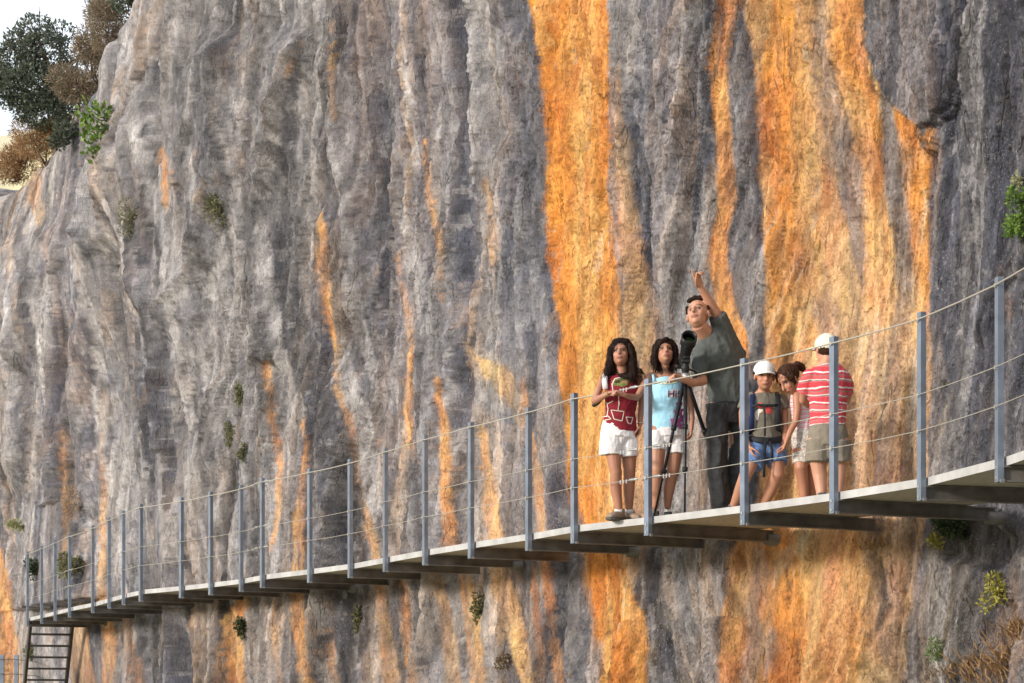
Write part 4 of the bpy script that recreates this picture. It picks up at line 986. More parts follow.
m_.chain([J(708,348,-.06), J(702,355,-.08), J(700,364,-.09), J(701,377,-.11)], [.085,.080,.072,.072], seg=20)
sh = wrinkle(m_.fuse('shirt', grey_tee, g.root, .006, 3), .018, 4.5, 5, 7)
m_ = MB(); m_.chain([J(728,424,.04), J(728,412,.04), J(728,400,.03), J(727,390,.03)], [(.10,.10),(.150,.125),(.150,.122),(.14,.11)], wax=(1,.1,0), seg=24)
m_.chain([J(719,405,.0), J(717,440,.0), J(717,470,.01), J(720,495,.03), J(722,512,.06)], [(.102,.11),(.088,.095),(.082,.09),(.080,.09),(.085,.095)], wax=(1,0,0), seg=20); m_.chain([J(738,405,.08), J(739,440,.08), J(737,475,.1), J(732,510,.14)], [(.095,.105),(.085,.095),(.080,.088),(.085,.095)], wax=(1,0,0), seg=20)
wrinkle(m_.fuse('trousers', trouser, g.root, .006, 2), .020, 5, 7, 8)
h = H.P; m_ = MB(); m_.ell(h(0,-.026,.048), (.086,.100,.088), H.fr); m_.chain([h(-.05,.045,.100), h(0,.056,.108), h(.05,.045,.100)], [.020,.022,.020], seg=8, caps='round')
for s in (-1,1): m_.chain([h(.074*s,.010,.07), h(.079*s,.006,.028)], [.018,.010], seg=8, caps='round')
wrinkle(m_.fuse('hair', hair_black, g.root, .0055, 2), .006, 40, 30, 9)

# ============ boy with the white cap and rucksack
g = Fig(765, .95, 'boy in a white cap, olive grey t-shirt and denim shorts'); J = g.J
H = head(g, J(764.5,376,-.02), (.05,-.98,-.10), 1.0, neck=J(763,393,.03), neck_r=.038)
g.limb([J(763,394,.03), J(764,402,.03), J(765,418,.02), J(766,436,.03), J(766,448,.04)], [(.07,.045),(.115,.065),(.108,.068),(.105,.068),(.115,.08)], wax=(1,0,0))
g.limb([J(749,397,.04), J(779,397,.04)], [.036,.036])
g.limb([J(746,399,.03), J(742.5,413,.02), J(742.5,427,.0)], [.034,.031,.026]); g.limb([J(742.5,427,0), J(745,438,-.06), J(749,446,-.11)], [.026,.023,.018])
hand(g.b, J(749,446,-.11), (.35,-.2,-1), (1,0,.2), .85, .6)
g.limb([J(781,399,.04), J(784.5,413,.05), J(785,427,.04)], [.034,.031,.026]); g.limb([J(785,427,.04), J(784.5,438,.0), J(783,447,-.03)], [.026,.023,.018])
hand(g.b, J(783,447,-.03), (-.2,-.1,-1), (-1,0,0), .85, .6, side=-1)
g.limb([J(756,448,.0), J(751,462,-.08), J(746,474,-.12), J(740,490,-.02), J(733,508,.08)], [.078,.064,.050,.046,.031])
g.limb([J(775,448,.05), J(777,462,-.02), J(777.5,475,-.06), J(771,490,.02), J(763,507,.10)], [.078,.064,.052,.046,.031])
g.body = finish_body(g, (.46,.22,.135))
shoe(g, J(732,510,.08), J(722,513,-.1), .9, dark_shoe); shoe(g, J(762,510,.10), J(755,513,-.1), .9, dark_shoe)
m_ = MB(); m_.chain([J(766,443,.03), J(766,434,.03), J(765,418,.015), J(764,404,.02), J(763.5,396.5,.03), J(763,393,.04)], [(.128,.092),(.126,.090),(.124,.088),(.132,.086),(.110,.060),(.056,.042)], wax=(1,0,0), seg=24)
m_.chain([J(754,397,.03), J(746,400,.03), J(743,409,.025)], [.050,.050,.048], seg=16); m_.chain([J(774,397,.04), J(781.5,400,.045), J(785,409,.05)], [.050,.050,.048], seg=16)
sh = wrinkle(m_.fuse('shirt', olive_tee, g.root, .0055, 2), .010, 8, 10, 10)
m_ = MB(); m_.chain([J(766,456,.03), J(766,447,.03), J(766,439,.03)], [(.140,.104),(.138,.100),(.122,.09)], wax=(1,0,0), seg=24)
m_.chain([J(766,455,.02), J(766,461,.0)], [(.09,.095),(.05,.07)], wax=(1,0,0), seg=18); m_.chain([J(756.5,450,.0), J(753.5,458,-.05), J(751,466,-.08)], [(.088,.09),(.088,.09),(.092,.092)], wax=(1,0,0), seg=20); m_.chain([J(775,450,.05), J(776.5,458,.0), J(777.5,464.5,-.02)], [(.086,.09),(.082,.09),(.080,.09)], wax=(1,0,0), seg=20)
wrinkle(m_.fuse('shorts', denim, g.root, .0055, 2), .010, 8, 10, 11)
h = H.P; m_ = MB(); m_.ell(h(0,-.028,.030), (.082,.090,.080), H.fr)
for s in (-1,1): m_.chain([h(.075*s,-.01,.03), h(.074*s,-.02,-.03)], [.018,.010], seg=8, caps='round')
m_.fuse('hair', hair_black, g.root, .006, 2)
cap(g, capw, low=.030)
T = bvh([sh]); red_pr = mat('red_print', (.70,.10,.09), .8, 0, .3, 60)
for (x,y,rx,ry,mm) in ((759.5,405.5,3.6,3.0,red_pr),(768.5,410,4.2,3.4,red_pr),(757,415,2.4,4.5,wl),(760,411,3,2,wl)): print_disc(T, (x,y), rx, ry, g.d, 'print', mm, sh, .004, int(x), .25)
# the rucksack he wears
bp_ = empty('backpack', J(766,415,.18), 'dark blue rucksack worn by the boy in the white cap, straps buckled in front', 'backpack')
m_ = MB(); m_.chain([J(766,436,.20), J(766,428,.21), J(766,412,.21), J(766,400,.18), J(766,395,.17)], [(.12,.07),(.15,.09),(.155,.10),(.14,.08),(.09,.05)], wax=(1,0,0), seg=20); wrinkle(m_.fuse('bag', navy, bp_, .007, 3), .01, 6, 8, 12)
def strap(pts, w, m, name, parent, t=.005): return MB().chain(pts, [(w, t)]*len(pts), wax=(1,0,0), seg=10).build(name, m, parent, True)
for sx in (753.5, 776.5):
    o_ = (sx-765)*.10
    strap([J(sx-o_,393.5,.13), J(sx,392.5,.05), J(sx+o_,396,-.04), J(sx+o_*1.3,404,-.075), J(sx+o_*1.2,416,-.08), J(sx+o_*1.5,428,-.06), J(sx+o_*3,434,.02)], 0.021, navy if sx < 765 else black_web, 'shoulder_strap', bp_, .007)
MB().chain([J(751,407,-.078), J(758,404.8,-.094), J(765,405.5,-.098), J(772,405.5,-.094), J(779,405,-.075)], [(.005,.011)]*5, wax=(0,-1,0), seg=8).build('chest_strap', black_web, bp_, True)
MB().chain([J(748,438,.04), J(752,439,-.055), J(760,440,-.090), J(768,440.5,-.092), J(776,440,-.075), J(783,438.5,0), J(784,437,.06)], [(.005,.024)]*7, wax=(0,-1,0), seg=8).build('waist_belt', black_web, bp_, True)
MB().chain([J(764.5,406,-.10), J(765,420,-.10), J(765,436,-.10)], [(.007,.004)]*3, wax=(1,0,0), seg=8).build('vertical_strap', black_web, bp_, True)
MB().box(J(765,440.5,-.10), (.026,0,0), (0,.008,0), (0,0,.022)).build('buckle', black_m, bp_)
for xs in ([(766,441),(764.5,452),(764,462),(764,477)],[(770,441),(772,450),(772,461)]):
    MB().chain([J(x,y,-.115-.01*i) for i,(x,y) in enumerate(xs)], [(.011,.004)]*len(xs), wax=(1,0,0), seg=8).build('loose_strap', black_web, bp_, True)

# ============ small girl with a bowed head
g = Fig(800, 1.25, 'small girl in a pink and white striped top bending her head down behind the boy'); J = g.J
H = head(g, J(788.5,380,-.04), (-.62,-.45,-.62), .94, up=(-.5,-.2,.8), neck=J(798,392,.02), neck_r=.036)
g.limb([J(799,393,.03), J(801,400,.03), J(803,414,.05), J(805,430,.05), J(806,446,.05)], [(.06,.05),(.075,.095),(.075,.09),(.08,.09),(.09,.10)], wax=(.8,-.6,0))
g.limb([J(797,396,-.04), J(806,396,.10)], [.034,.034])
g.limb([J(797,398,-.05), J(797.5,410,-.07), J(796,421,-.07)], [.036,.032,.027]); g.limb([J(796,421,-.07), J(790,432,-.10), J(786,442,-.12)], [.027,.024,.018])
hand(g.b, J(786,442,-.12), (-.4,-.1,-1), (-1,0,.3), .8, .6)
g.limb([J(801,452,.0), J(801,468,-.03), J(803,482,.02), J(805,502,.06)], [.075,.052,.045,.030]); g.limb([J(811,452,.08), J(811,468,.06), J(812,484,.1), J(812,503,.14)], [.075,.052,.045,.030])
g.body = finish_body(g, (.46,.21,.13))
shoe(g, J(805,508,.06), J(794,512,0), .8, dark_shoe); shoe(g, J(812,508,.14), J(803,512,.08), .8, dark_shoe)
pinkst = stripe_mat('pink_white_stripes', [(0,(.74,.66,.68)),(.40,(.72,.20,.30)),(.62,(.74,.66,.68)),(.80,(.70,.42,.48))], .032, .02)
m_ = MB(); m_.chain([J(806,440,.05), J(805,428,.05), J(803,414,.045), J(801,402,.03), J(799,394.5,.03), J(798.5,391.5,.03)], [(.10,.115),(.096,.11),(.090,.105),(.090,.105),(.062,.08),(.042,.05)], wax=(.8,-.6,0), seg=24)
wrinkle(m_.fuse('top', pinkst, g.root, .0055, 2), .008, 8, 10, 13)
m_ = MB(); m_.chain([J(807,452,.05), J(806,440,.05), J(806,430,.05)], [(.120,.125),(.118,.122),(.105,.115)], wax=(.8,-.6,0), seg=22); m_.chain([J(803,445,.02), J(802,455,.0), J(802,464,-.01)], [.085,.082,.080], seg=18); m_.chain([J(811,445,.08), J(811,462,.08)], [.080,.078], seg=18)
wrinkle(m_.fuse('shorts', pattern, g.root, .0055, 2), .008, 8, 10, 14)
h = H.P; m_ = MB(); m_.ell(h(0,-.032,.036), (.090*.95,.098*.95,.086), H.fr); m_.chain([h(.05,.02,.08), h(.078,.02,.03), h(.070,.03,-.02)], [.025,.024,.008], seg=10, caps='round'); m_.chain([h(-.05,.02,.08), h(-.078,.02,.03), h(-.075,.02,-.04)], [.025,.028,.012], seg=10, caps='round')
m_.chain([h(0,-.115,.05), h(.0,-.16,.045), h(0,-.19,.0), h(.0,-.19,-.05)], [.022,.034,.034,.012], seg=10, caps='round')
loose(wrinkle(m_.fuse('hair', hair_brown, g.root, .0055, 2), .009, 30, 10, 15), 400, .04, 3)
ring(MB(), h(0,-.128,.05), H.fr[1], .020, .006).build('hair_band', mat('pink_band', (.6,.15,.25), .7), g.root, True)

# ============ boy seen from behind
g = Fig(828, .80, 'boy seen from behind in a cream cap and red and white striped t-shirt'); J = g.J
H = head(g, J(826,350,.0), (-.30,.95,-.05), 1.0, neck=J(826,366,.0), neck_r=.042)
g.limb([J(826,367,0), J(828,376,.0), J(828,395,.02), J(828,415,.02), J(828,432,.0), J(828,445,.0)], [(.08,.05),(.140,.075),(.135,.08),(.125,.08),(.135,.09),(.13,.09)], wax=(1,0,0))
g.limb([J(812,373,0), J(843,373,0)], [.042,.042])
g.limb([J(809,376,.0), J(804.5,389,.04), J(803,400,.12)], [.040,.036,.030]); g.limb([J(803,400,.12), J(808,405,.22), J(814,404,.28)], [.030,.027,.020])
hand(g.b, J(814,404,.28), (.9,.4,0), (0,.3,1), .85, .8)
g.limb([J(845.5,376,.0), J(848.5,389,.06), J(847,400,.14)], [.040,.036,.030]); g.limb([J(847,400,.14), J(842,405,.24), J(836,404,.30)], [.030,.027,.020])
hand(g.b, J(836,404,.30), (-.9,.4,0), (0,.3,1), .85, .8, side=-1)
g.limb([J(817,445,.0), J(818,462,.02), J(820,476,.02), J(822,500,-.02)], [.085,.062,.055,.033]); g.limb([J(839,445,.0), J(838.5,462,.04), J(838.5,478,.02), J(837,500,.0)], [.085,.062,.052,.033])
g.body = finish_body(g, (.52,.265,.17))
shoe(g, J(822,503,-.02), J(814,500,.3), .92, dark_shoe); shoe(g, J(837,503,0), J(836,500,.3), .92, dark_shoe)
redst = stripe_mat('red_white_stripes', [(0,(.70,.64,.62)),(.10,(.58,.05,.07)),(.40,(.60,.13,.14)),(.47,(.25,.18,.16)),(.53,(.70,.64,.62)),(.60,(.62,.10,.11)),(.82,(.28,.2,.18)),(.87,(.58,.05,.07))], .112, .014)
m_ = MB(); m_.chain([J(828,427,.0), J(828,418,.01), J(828,400,.01), J(828,385,.0), J(828,374,.0), J(826.5,366.5,.0), J(826,363.5,.0)], [(.138,.104),(.135,.102),(.140,.102),(.150,.100),(.150,.090),(.105,.070),(.060,.054)], wax=(1,0,0), seg=28)
m_.chain([J(818,372,0), J(811,376,0), J(806.5,384,.03), J(803.5,393,.06)], [.050,.060,.062,.058], seg=18); m_.chain([J(837,372,0), J(842.5,376,0), J(845.5,384,.03), J(846.5,394,.07)], [.050,.060,.058,.050], seg=18)
wrinkle(m_.fuse('shirt', redst, g.root, .0055, 2), .011, 6, 8, 16)
m_ = MB(); m_.chain([J(828,446,.0), J(828,434,.0), J(828,424,.0)], [(.150,.108),(.147,.106),(.130,.10)], wax=(1,0,0), seg=26)
m_.chain([J(828,444,.0), J(828,459,.01)], [(.10,.10),(.06,.085)], wax=(1,0,0), seg=18); m_.chain([J(818,440,.0), J(817.5,462,.0)], [(.090,.10),(.092,.10)], wax=(1,0,0), seg=18); m_.chain([J(838.5,440,.0), J(839,461,.02)], [(.088,.10),(.090,.10)], wax=(1,0,0), seg=18)
wrinkle(m_.fuse('shorts', khaki, g.root, .0055, 2), .009, 7, 8, 17)
h = H.P; m_ = MB(); m_.ell(h(0,-.028,.020), (.080,.084,.080), H.fr); m_.fuse('hair', hair_brown, g.root, .006, 2)
cap(g, cream, brim_dir=(-.75,.60,.10), low=.012, tilt=-.30)

# ============ tripod and spotting scope
leg_m = mat('tripod_metal', (.020,.021,.024), .35, .4, .3, 30)
td = edge_depth(686)+.42
A = lambda px, py, dy=0: at(px, py, td+dy)
tp = empty('tripod', (A(685,500).x, td, DECK), 'black three legged tripod carrying a spotting scope, in front of the man', 'tripod')
apex = A(685.5,376)
for foot in (A(654,509,-.02), A(684.8,514,-.25), A(736,511,.75)):
    foot.z = DECK+.012
    st = apex+(foot-apex).normalized()*.03; d = (foot-st); 
    lg = MB(); lg.chain([st, st+d*.36, st+d*.37, st+d*.68, st+d*.69, foot], [.017,.016,.013,.012,.0085,.008], seg=10); lo = lg.build('leg', leg_m, tp, True)
    for t_ in (.36,.68): MB().chain([st+d*(t_-.022), st+d*(t_+.012)], [.023,.021], seg=10).build('leg_clamp', black_m, lo, True)
    MB().ell(foot, (.015,.015,.012), None, 10, 6).build('rubber_foot', black_m, lo, True)
MB().chain([apex+Vector((0,0,.06)), apex-Vector((0,0,.40))], [.014,.014], seg=10).build('centre_column', leg_m, tp, True)
MB().chain([apex+Vector((0,0,.02)), apex-Vector((0,0,.045))], [.036,.030], seg=12).build('collar', clip_m, tp, True)
m_ = MB(); m_.chain([apex+Vector((0,0,.03)), apex+Vector((0,0,.06)), apex+Vector((0,0,.10))], [.028,.034,.026], seg=12, caps='round'); m_.box(apex+Vector((0,0,.115)), (.035,0,0), (0,.045,0), (0,0,.012)); m_.chain([apex+Vector((-.03,0,.07)), apex+Vector((-.065,0,.075))], [.014,.018], seg=8, caps='round'); m_.fuse('pan_head', black_m, tp, .004, 1)
MB().chain([apex+Vector((0,-.02,.06)), apex+Vector((.07,.06,.05)), apex+Vector((.14,.16,.02))], [.008,.008,.013], seg=8, caps='round').build('pan_handle', black_m, tp, True)
ax = Vector((.10,-.93,.55)).normalized(); pl = apex+Vector((0,0,.150))
sc_ = empty('spotting_scope', pl, 'short fat black spotting scope aimed up towards the cliffs', 'telescope')
c0 = pl+Vector((0,0,.035)); 
m_ = MB(); m_.chain([c0-ax*.17, c0-ax*.12, c0-ax*.06, c0-ax*.02, c0+ax*.06, c0+ax*.13], [.020,.030,.042,.044,.050,.056], seg=20)
m_.chain([c0-ax*.16, c0-ax*.17+Vector((.01,.02,.06)), c0-ax*.19+Vector((.01,.03,.10))], [.022,.020,.023], seg=14, caps='round'); m_.box(c0-Vector((0,0,.05)), (.022,0,0), ax*.05, (0,0,.025))
m_.ell(c0-ax*.07+Vector((0,0,.0)), (.05,.06,.055))
m_.fuse('scope_body', black_m, sc_, .005, 2)
def tube(mb, a, b, ro, ri, n=28):
    """open ring-shaped hood"""
    a, b = Vector(a), Vector(b); t = (b-a).normalized(); u = t.orthogonal().normalized(); w = t.cross(u); V = []; Fq = []
    for (p, r) in ((a,ro),(b,ro),(b,ri),(a,ri)):
        for i in range(n): V.append(p+(u*math.cos(2*math.pi*i/n)+w*math.sin(2*math.pi*i/n))*r)
    for j in range(4):
        for i in range(n): Fq.append((j*n+i, j*n+(i+1)%n, ((j+1)%4)*n+(i+1)%n, ((j+1)%4)*n+i))
    return mb.add(V, Fq)
tube(MB(), c0+ax*.12, c0+ax*.205, .064, .055).build('lens_hood', black_m, sc_, True)
gl = mat('coated_glass', (.03,.055,.02), .06, .3, .3, 8)
MB().ell(c0+ax*.137, (.054,.054,.010), (ax.orthogonal().normalized(), ax.cross(ax.orthogonal().normalized()), ax), 20, 8).build('lens', gl, sc_, True)
# ------------------------------------------------------------------ plants
def foliage(name, root, centres, n, size, m, seed, spread_pow=.5, narrow=.5, droop=0, taper=True):
    """leaf blades scattered through ellipsoid clumps; centres = [(pos, (rx,ry,rz))]"""
    rs = random.Random(seed); V = []; Fs = []; tone = []
    wts = [r[0]*r[1]*r[2] for _, r in centres]; 
    for _ in range(n):
        c, r = rs.choices(centres, wts)[0]
        while True:
            u = Vector((rs.uniform(-1,1), rs.uniform(-1,1), rs.uniform(-1,1)))
            if .05 < u.length < 1: break
        u = u.normalized()*(u.length**spread_pow)*rs.uniform(.75,1.08)
        p = c+Vector((u.x*r[0], u.y*r[1], u.z*r[2]))
        d = (u+Vector((rs.gauss(0,.6), rs.gauss(0,.6), rs.gauss(0,.6)+.2-droop))).normalized()
        s = d.cross(Vector((rs.gauss(0,1), rs.gauss(0,1), rs.gauss(0,1)))).normalized()
        l = size*rs.uniform(.6,1.4); w = l*narrow*rs.uniform(.7,1.2); k = len(V)
        V += [p, p+d*l*.5+s*w*.5, p+d*l, p+d*l*.5-s*w*.5]; Fs.append((k,k+1,k+2,k+3))
        t = rs.uniform(0,1); tone += [t]*4
    o = mk(name, V, Fs, m, root)
    at_ = o.data.attributes.new('tone', 'FLOAT', 'POINT'); at_.data.foreach_set('value', tone)
    return o
def stems(root, base, ends, r0, m, name='stem', seed=0):
    rs = random.Random(seed); mb = MB()
    for e in ends:
        mid = base.lerp(e, .5)+Vector((rs.gauss(0,.12), rs.gauss(0,.12), rs.gauss(0,.08)))*(e-base).length*.5
        q1 = base.lerp(mid,.5)+Vector((rs.gauss(0,.03),)*3); mb.chain([base, q1, mid, e], [r0, r0*.8, r0*.55, r0*.2], seg=6)
    return mb.build(name, m, root, True)
bark = mat('bark', (.12,.09,.07), .9, 0, .3, 20, .5, 40)
dkgreen = leaf_mat('holm_oak_leaf', (.05,.07,.045), (.16,.18,.13))
green = leaf_mat('green_leaf', (.06,.12,.02), (.22,.34,.06))
olive = leaf_mat('olive_leaf', (.10,.11,.045), (.27,.26,.12))
ivy = leaf_mat('ivy_leaf', (.025,.042,.018), (.09,.13,.05))
dry = leaf_mat('dry_grass', (.26,.15,.07), (.50,.32,.16), .8)
paleleaf = leaf_mat('pale_leaf', (.25,.27,.12), (.62,.60,.38))
yel = leaf_mat('yellow_green_leaf', (.25,.25,.04), (.55,.5,.12))

def plant(name, px, py, r, n, size, m, label, cat, seed, out=.0, narrow=.5, clumps=5, stem=True, grp=None, droop=0, lift=0):
    p, nn = on_cliff(px, py)
    root = empty(name, p-nn*.02, label, cat, grp)
    rs = random.Random(seed); c = p+nn*(r[1]*.7+out)+Vector((0,0,lift)); cs = []
    for k in range(clumps):
        f_ = rs.uniform(.38,.62)
        cs.append((c+Vector((rs.uniform(-1,1)*r[0]*.6, rs.uniform(-1,1)*r[1]*.5, rs.uniform(-1,1)*r[2]*.6)), (r[0]*f_, r[1]*f_, r[2]*f_)))
    foliage('foliage', root, cs, n, size, m, seed, narrow=narrow, droop=droop)
    if stem: stems(root, p-nn*.05, [q[0] for q in cs], min(.02, .04*max(r)), bark, seed=seed)
    return root
def tuft(name, px, py, h, n, spread, m, label, cat, seed, wid=.006, droop=.5, grp=None, lean=(0,0,1)):
    """grass: thin bending blades from a foot"""
    p, nn = on_cliff(px, py); root = empty(name, p, label, cat, grp); rs = random.Random(seed); V = []; Fs = []; tone = []
    for _ in range(n):
        b = p+Vector((rs.gauss(0,spread[0]), rs.gauss(0,spread[0]*.5), rs.gauss(0,spread[1])))
        d = (nn*rs.uniform(.1,.9)+Vector(lean)*rs.uniform(.4,1.1)+Vector((rs.gauss(0,.35), rs.gauss(0,.2), 0))).normalized()
        l = h*rs.uniform(.5,1.2); s = d.cross(Vector((rs.gauss(0,1),rs.gauss(0,1),rs.gauss(0,1)))).normalized()*wid
        m1 = b+d*l*.5; m2 = b+d*l*.9-Vector((0,0,droop*l*.35)); k = len(V)
        V += [b-s, b+s, m1+s*.8, m1-s*.8, m2]; Fs += [(k,k+1,k+2,k+3),(k+3,k+2,k+4)]; tone += [rs.random()]*5
    o = mk('blades', V, Fs, m, root); a_ = o.data.attributes.new('tone','FLOAT','POINT'); a_.data.foreach_set('value', tone)
    return root

# the holm oak on the crest at the upper left
def crest_point(px): 
    j = int(np.argmin(np.abs(NQ2-px))); return Vector((float(Xq[j]), float(Yq[j]), float(Zc[j]))), Vector((float(nx[j]), float(ny[j]), 0))
cp, cn = crest_point(52)
oak = empty('holm_oak', cp-Vector((0,0,.3)), 'bushy dark green tree leaning out from the top left of the cliff against the sky', 'tree')
dq = cp.y-.2
crown = [(at(34,88,dq),(.62,.6,.42)),(at(20,62,dq+.2),(.5,.5,.40)),(at(44,52,dq-.1),(.45,.45,.36)),(at(66,84,dq),(.42,.4,.34)),(at(8,86,dq),(.45,.45,.36)),
         (at(36,30,dq),(.36,.35,.26)),(at(20,42,dq),(.3,.3,.24)),(at(60,32,dq+.1),(.28,.28,.2)),(at(74,58,dq),(.2,.25,.16)),(at(46,112,dq),(.50,.5,.34)),(at(66,112,dq-.2),(.32,.3,.3)),(at(-14,74,dq+.3),(.45,.45,.36)),(at(24,108,dq),(.3,.3,.22))]
foliage('crown', oak, crown, 15000, .066, dkgreen, 5, spread_pow=.42, narrow=.55)
base = cp-Vector((0,0,.35))
tr = MB(); fork = at(58,104,dq)
tr.chain([base, base.lerp(fork,.5)+Vector((.06,0,0)), fork], [.10,.08,.065], seg=8)
rs = random.Random(3)
for c_, r_ in crown:
    md = fork.lerp(c_,.5)+Vector((rs.gauss(0,.08), rs.gauss(0,.08), rs.gauss(0,.05)+.05)); tr.chain([fork, md, c_], [.045,.032,.016], seg=6)
    for q in range(5):
        e = c_+Vector((rs.gauss(0,.5)*r_[0], rs.gauss(0,.5)*r_[1], abs(rs.gauss(0,.6))*r_[2])); tr.chain([md.lerp(c_,.6), e], [.014,.004], seg=5)
for (u0,v0),(u1,v1),(u2,v2) in [((74,70),(60,50),(40,40)),((72,82),(78,60),(82,44)),((60,84),(40,60),(30,26))]:
    tr.chain([at(u0,v0,dq), at(u1,v1,dq), at(u2,v2,dq)], [.028,.018,.005], seg=6)
tr.build('trunk', bark, oak, True)
# twiggy brown scrub along the crest
def scrub(name, px, py, d, r, n, m, label, seed, size=.10, narrow=.16, grp='dry scrub along the cliff crest'):
    c = at(px, py, d); root = empty(name, c-Vector((0,0,r[2])), label, 'shrub', grp); n = int(n*1.2); rs = random.Random(seed)
    cs = [(c+Vector((rs.uniform(-.6,.6)*r[0], rs.uniform(-.5,.5)*r[1], rs.uniform(-.6,.6)*r[2])), (r[0]*.5, r[1]*.5, r[2]*.5)) for _ in range(7)]
    foliage('foliage', root, cs, n, size, m, seed, narrow=narrow); stems(root, c-Vector((0,0,r[2])), [q[0] for q in cs], .018, bark, seed=seed)
brush = leaf_mat('brown_scrub', (.16,.125,.085), (.36,.28,.19), .85)
for (px, py, r, n, mm, lab) in [(114,26,(.50,.4,.50),5600,brush,'brown twiggy shrub at the top of the crest beside the sky'),
    (98,58,(.42,.3,.46),4200,brush,'brown twiggy shrub just below the topmost one on the crest'),
    (80,96,(.52,.35,.50),5600,brush,'reddish brown shrub right of the tree on the crest'),
    (46,142,(.62,.4,.42),6000,dry,'dry golden shrub directly under the crest tree'),
    (16,160,(.5,.4,.40),4200,dry,'dry golden shrub at the left edge under the tree'),
    (132,2,(.36,.3,.25),2200,dkgreen,'dark green shrub topmost on the crest at the frame edge'),
    (108,8,(.26,.3,.2),1000,dkgreen,'small thin green shrub at the top against the sky')]:
    d = crest_point(px)[0].y-.25
    scrub('crest_shrub', px, py, d, r, n, mm, lab, int(px), size=.085 if mm is not dkgreen else .06, narrow=.16 if mm is not dkgreen else .5)
# plants rooted in the face
plant('sapling', 104, 128, (.40,.22,.46), 300, .085, green, 'bright green leafy sapling growing from the upper left rock', 'plant', 12, .05, .7, 7)
plant('shrub', 72, 138, (.30,.2,.25), 700, .07, dkgreen, 'small dark shrub in the hollow below the crest tree', 'shrub', 13)
plant('rock_plant', 216, 210, (.16,.1,.30), 650, .06, olive, 'faded olive green plant high on the grey rock', 'plant', 14, narrow=.2, clumps=6)
plant('rock_plant', 134, 212, (.12,.1,.36), 550, .06, olive, 'olive green tuft hanging in the crack below the sapling', 'plant', 15, narrow=.2, clumps=6)
plant('rock_plant', 239, 399, (.055,.05,.16), 420, .035, olive, 'slim mossy clump, topmost of the three in the slanting crack', 'plant', 16, clumps=5, stem=False, grp='mossy clumps in a slanting crack')
plant('rock_plant', 229, 436, (.07,.05,.17), 420, .035, olive, 'mossy clump with rusty tips, lower left of the three in the crack', 'plant', 17, clumps=5, stem=False, grp='mossy clumps in a slanting crack')
plant('rock_plant', 241, 455, (.05,.04,.12), 300, .035, olive, 'smallest mossy clump, lowest right of the three in the crack', 'plant', 18, clumps=4, stem=False, grp='mossy clumps in a slanting crack')
plant('rock_plant', 18, 527, (.17,.12,.12), 360, .06, paleleaf, 'pale leaved plant on bare rock above the far end of the walkway', 'plant', 19)
plant('shrub', 36, 570, (.15,.12,.20), 600, .05, ivy, 'dark green shrub behind the farthest posts of the walkway', 'shrub', 20)
plant('shrub', 80, 566, (.26,.2,.28), 800, .06, olive, 'spreading green shrub behind the rails near the far end', 'shrub', 21)
plant('rock_plant', 84, 508, (.25,.12,.28), 420, .06, dry, 'thin brown scrub on rock above the far end shrub', 'plant', 22, narrow=.2)
plant('rock_plant', 242, 622, (.09,.08,.20), 420, .045, ivy, 'dark leafy clump in the orange niche under the walkway', 'plant', 23)
plant('rock_plant', 357, 620, (.06,.05,.16), 300, .04, olive, 'thin green tuft hanging below the middle of the walkway', 'plant', 24, stem=False)
plant('rock_plant', 479, 610, (.07,.06,.17), 420, .04, olive, 'leafy green clump on the yellow streak under the deck', 'plant', 25)
plant('rock_plant', 506, 660, (.07,.06,.07), 240, .035, brush, 'small dark brown tuft on rock near the bottom edge', 'plant', 26, stem=False)
plant('rock_plant', 30, 650, (.10,.08,.20), 260, .05, olive, 'green sprig beside the steel steps', 'plant', 27)
plant('shrub', 1022, 215, (.085,.09,.20), 700, .034, green, 'green shrub at the right edge beside the nearest post', 'shrub', 28, .03)
plant('rock_plant', 1022, 180, (.05,.05,.06), 130, .03, paleleaf, 'cream flowering plant at the right edge above the green shrub', 'plant', 29, stem=False)
plant('ivy_bush', 962, 532, (.19,.14,.20), 2600, .032, ivy, 'dark ivy bush in the hollow under the right end of the deck', 'shrub', 30)
plant('rock_plant', 938, 545, (.07,.06,.06), 160, .03, yel, 'yellow green sprig left of the dark ivy bush', 'plant', 31)
plant('rock_plant', 1000, 592, (.10,.09,.16), 340, .035, yel, 'yellow green leafy plant at the lower right', 'plant', 32)
plant('rock_plant', 940, 652, (.08,.07,.09), 320, .03, green, 'green fern low on the rock near the bottom right', 'plant', 33, narrow=.25)
plant('rock_plant', 946, 320+65, (.03,.02,.03), 10, .02, olive, 'tiny olive sprig on the dark rock behind the wire rails', 'plant', 34, stem=False)
for (px, py, h, n, sp, lab) in [(1006,668,.15,300,(.14,.07),'dry orange brown grass tuft in the bottom right corner'),
     (968,676,.13,140,(.10,.05),'dry grass tuft left of the corner tuft'),(1016,632,.13,160,(.08,.06),'dry grass hanging by the right edge below the sprig'),
     (880,545,.10,90,(.09,.02),'thin dry grass on the ledge right under the deck')]:
    tuft('grass_tuft', px, py, h, n, sp, dry, lab, 'grass', int(px), grp='dry grass tufts on the lower right rock')
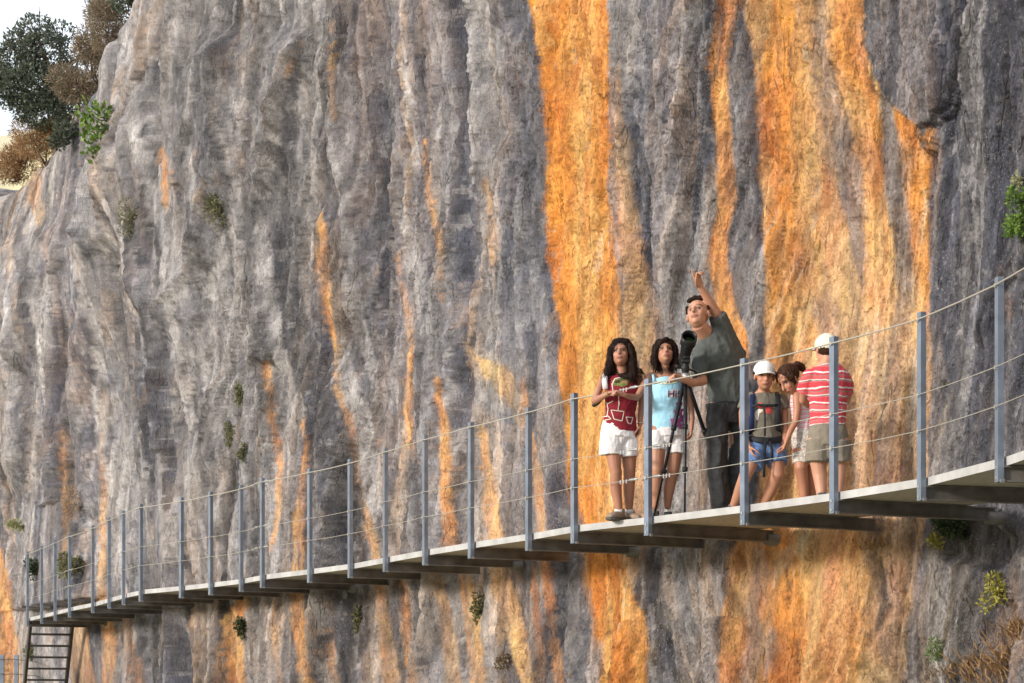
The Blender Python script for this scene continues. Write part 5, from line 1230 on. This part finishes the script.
# ------------------------------------------------------------------ ground and far hillside
gr_m = mat('gorge_ground', (.40,.34,.25), .95, 0, .35, 1.5, .6, 8, col2=(.30,.30,.17))
N = 60; V = []; Fs = []
xs = np.concatenate([-np.geomspace(3,2500,24)[::-1], [0], np.geomspace(3,2500,24)]); ys = xs
gx_, gy_ = np.meshgrid(xs, ys)
gz = 0.15*fbm(gx_*.11, gy_*.11, 4, 400)*np.clip(np.hypot(gx_,gy_)/8,0.1,1)
V = [(float(a), float(b)+12, float(c)-.05) for a, b, c in zip(gx_.ravel(), gy_.ravel(), gz.ravel())]; m_ = len(xs)
for j in range(m_-1):
    for i in range(m_-1): Fs.append((j*m_+i, j*m_+i+1, (j+1)*m_+i+1, (j+1)*m_+i))
mk('ground', V, Fs, gr_m, None, True, kind='structure')
hill_m = mat('far_hillside', (.70,.62,.44), .95, 0, .2, .10, 0, 1, col2=(.66,.60,.34))
hx = np.linspace(-190,-8,90); hy = np.linspace(150,230,30); HX, HYY = np.meshgrid(hx, hy)
t_ = (HYY-150)/80; ridge_z = 54+ (-(HX+42))*.10+3*fbm(HX*.05, HX*0, 3, 420)
HZ = ridge_z*np.clip(t_*1.6,0,1)**.8+2.0*fbm(HX*.12, HYY*.12, 4, 421)-1
V = [(float(a), float(b), float(c)) for a, b, c in zip(HX.ravel(), HYY.ravel(), HZ.ravel())]; Fs = []
for j in range(29):
    for i in range(89): Fs.append((j*90+i, j*90+i+1, (j+1)*90+i+1, (j+1)*90+i))
mk('far_hill', V, Fs, hill_m, None, True, kind='structure')

# ------------------------------------------------------------------ light, sky, camera
sun_from = Vector((-.82,-.50,.25)).normalized()
el = math.asin(sun_from.z); az = math.atan2(sun_from.x, sun_from.y)
sl = bpy.data.lights.new('sun', 'SUN'); sl.energy = 2.3; sl.angle = rad(8); sl.color = (1,.925,.83)
so = bpy.data.objects.new('sun', sl); COL.objects.link(so); so.rotation_euler = (-sun_from).to_track_quat('-Z','Y').to_euler(); so.location = (-10,-10,20)
w = bpy.data.worlds.new('World'); SC.world = w; w.use_nodes = True; nt = w.node_tree
bg = nt.nodes['Background']; sky = nt.nodes.new('ShaderNodeTexSky'); sky.sky_type = 'NISHITA'; sky.sun_disc = False
sky.sun_elevation = el; sky.sun_rotation = az; sky.dust_density = 4.0; sky.air_density = 1.0; sky.ozone_density = .6
tcw = nt.nodes.new('ShaderNodeTexCoord'); cn_ = nt.nodes.new('ShaderNodeTexNoise'); cn_.inputs['Scale'].default_value = 2.6; cn_.inputs['Detail'].default_value = 5
mpw = nt.nodes.new('ShaderNodeMapping'); mpw.inputs['Scale'].default_value = (1,1,2.2); nt.links.new(tcw.outputs['Generated'], mpw.inputs[0]); nt.links.new(mpw.outputs[0], cn_.inputs[0])
crw = nt.nodes.new('ShaderNodeMapRange'); nt.links.new(cn_.outputs[0], crw.inputs[0])
for i_, v_ in enumerate((.34,.60,.45,1.0)): crw.inputs[1+i_].default_value = v_
mw = nt.nodes.new('ShaderNodeMix'); mw.data_type = 'RGBA'; nt.links.new(crw.outputs[0], mw.inputs[0]); nt.links.new(sky.outputs[0], mw.inputs[6]); mw.inputs[7].default_value = (7.1,7.6,8.2,1)
nt.links.new(mw.outputs[2], bg.inputs[0]); bg.inputs[1].default_value = .12
cam = bpy.data.cameras.new('camera'); co_ = bpy.data.objects.new('camera', cam); COL.objects.link(co_)
co_.location = (0,0,CAMZ); co_.rotation_euler = (rad(90),0,0)
cam.sensor_width = 36; cam.lens = F/1024*36; cam.shift_y = (HY-341.5)/1024; cam.clip_end = 6000; cam.clip_start = .05
SC.camera = co_
SC.view_settings.view_transform = 'Standard'; SC.view_settings.look = 'None'; SC.view_settings.gamma = 1
SC.view_settings.exposure = 0.62
SC.render.resolution_x = 1024; SC.render.resolution_y = 683
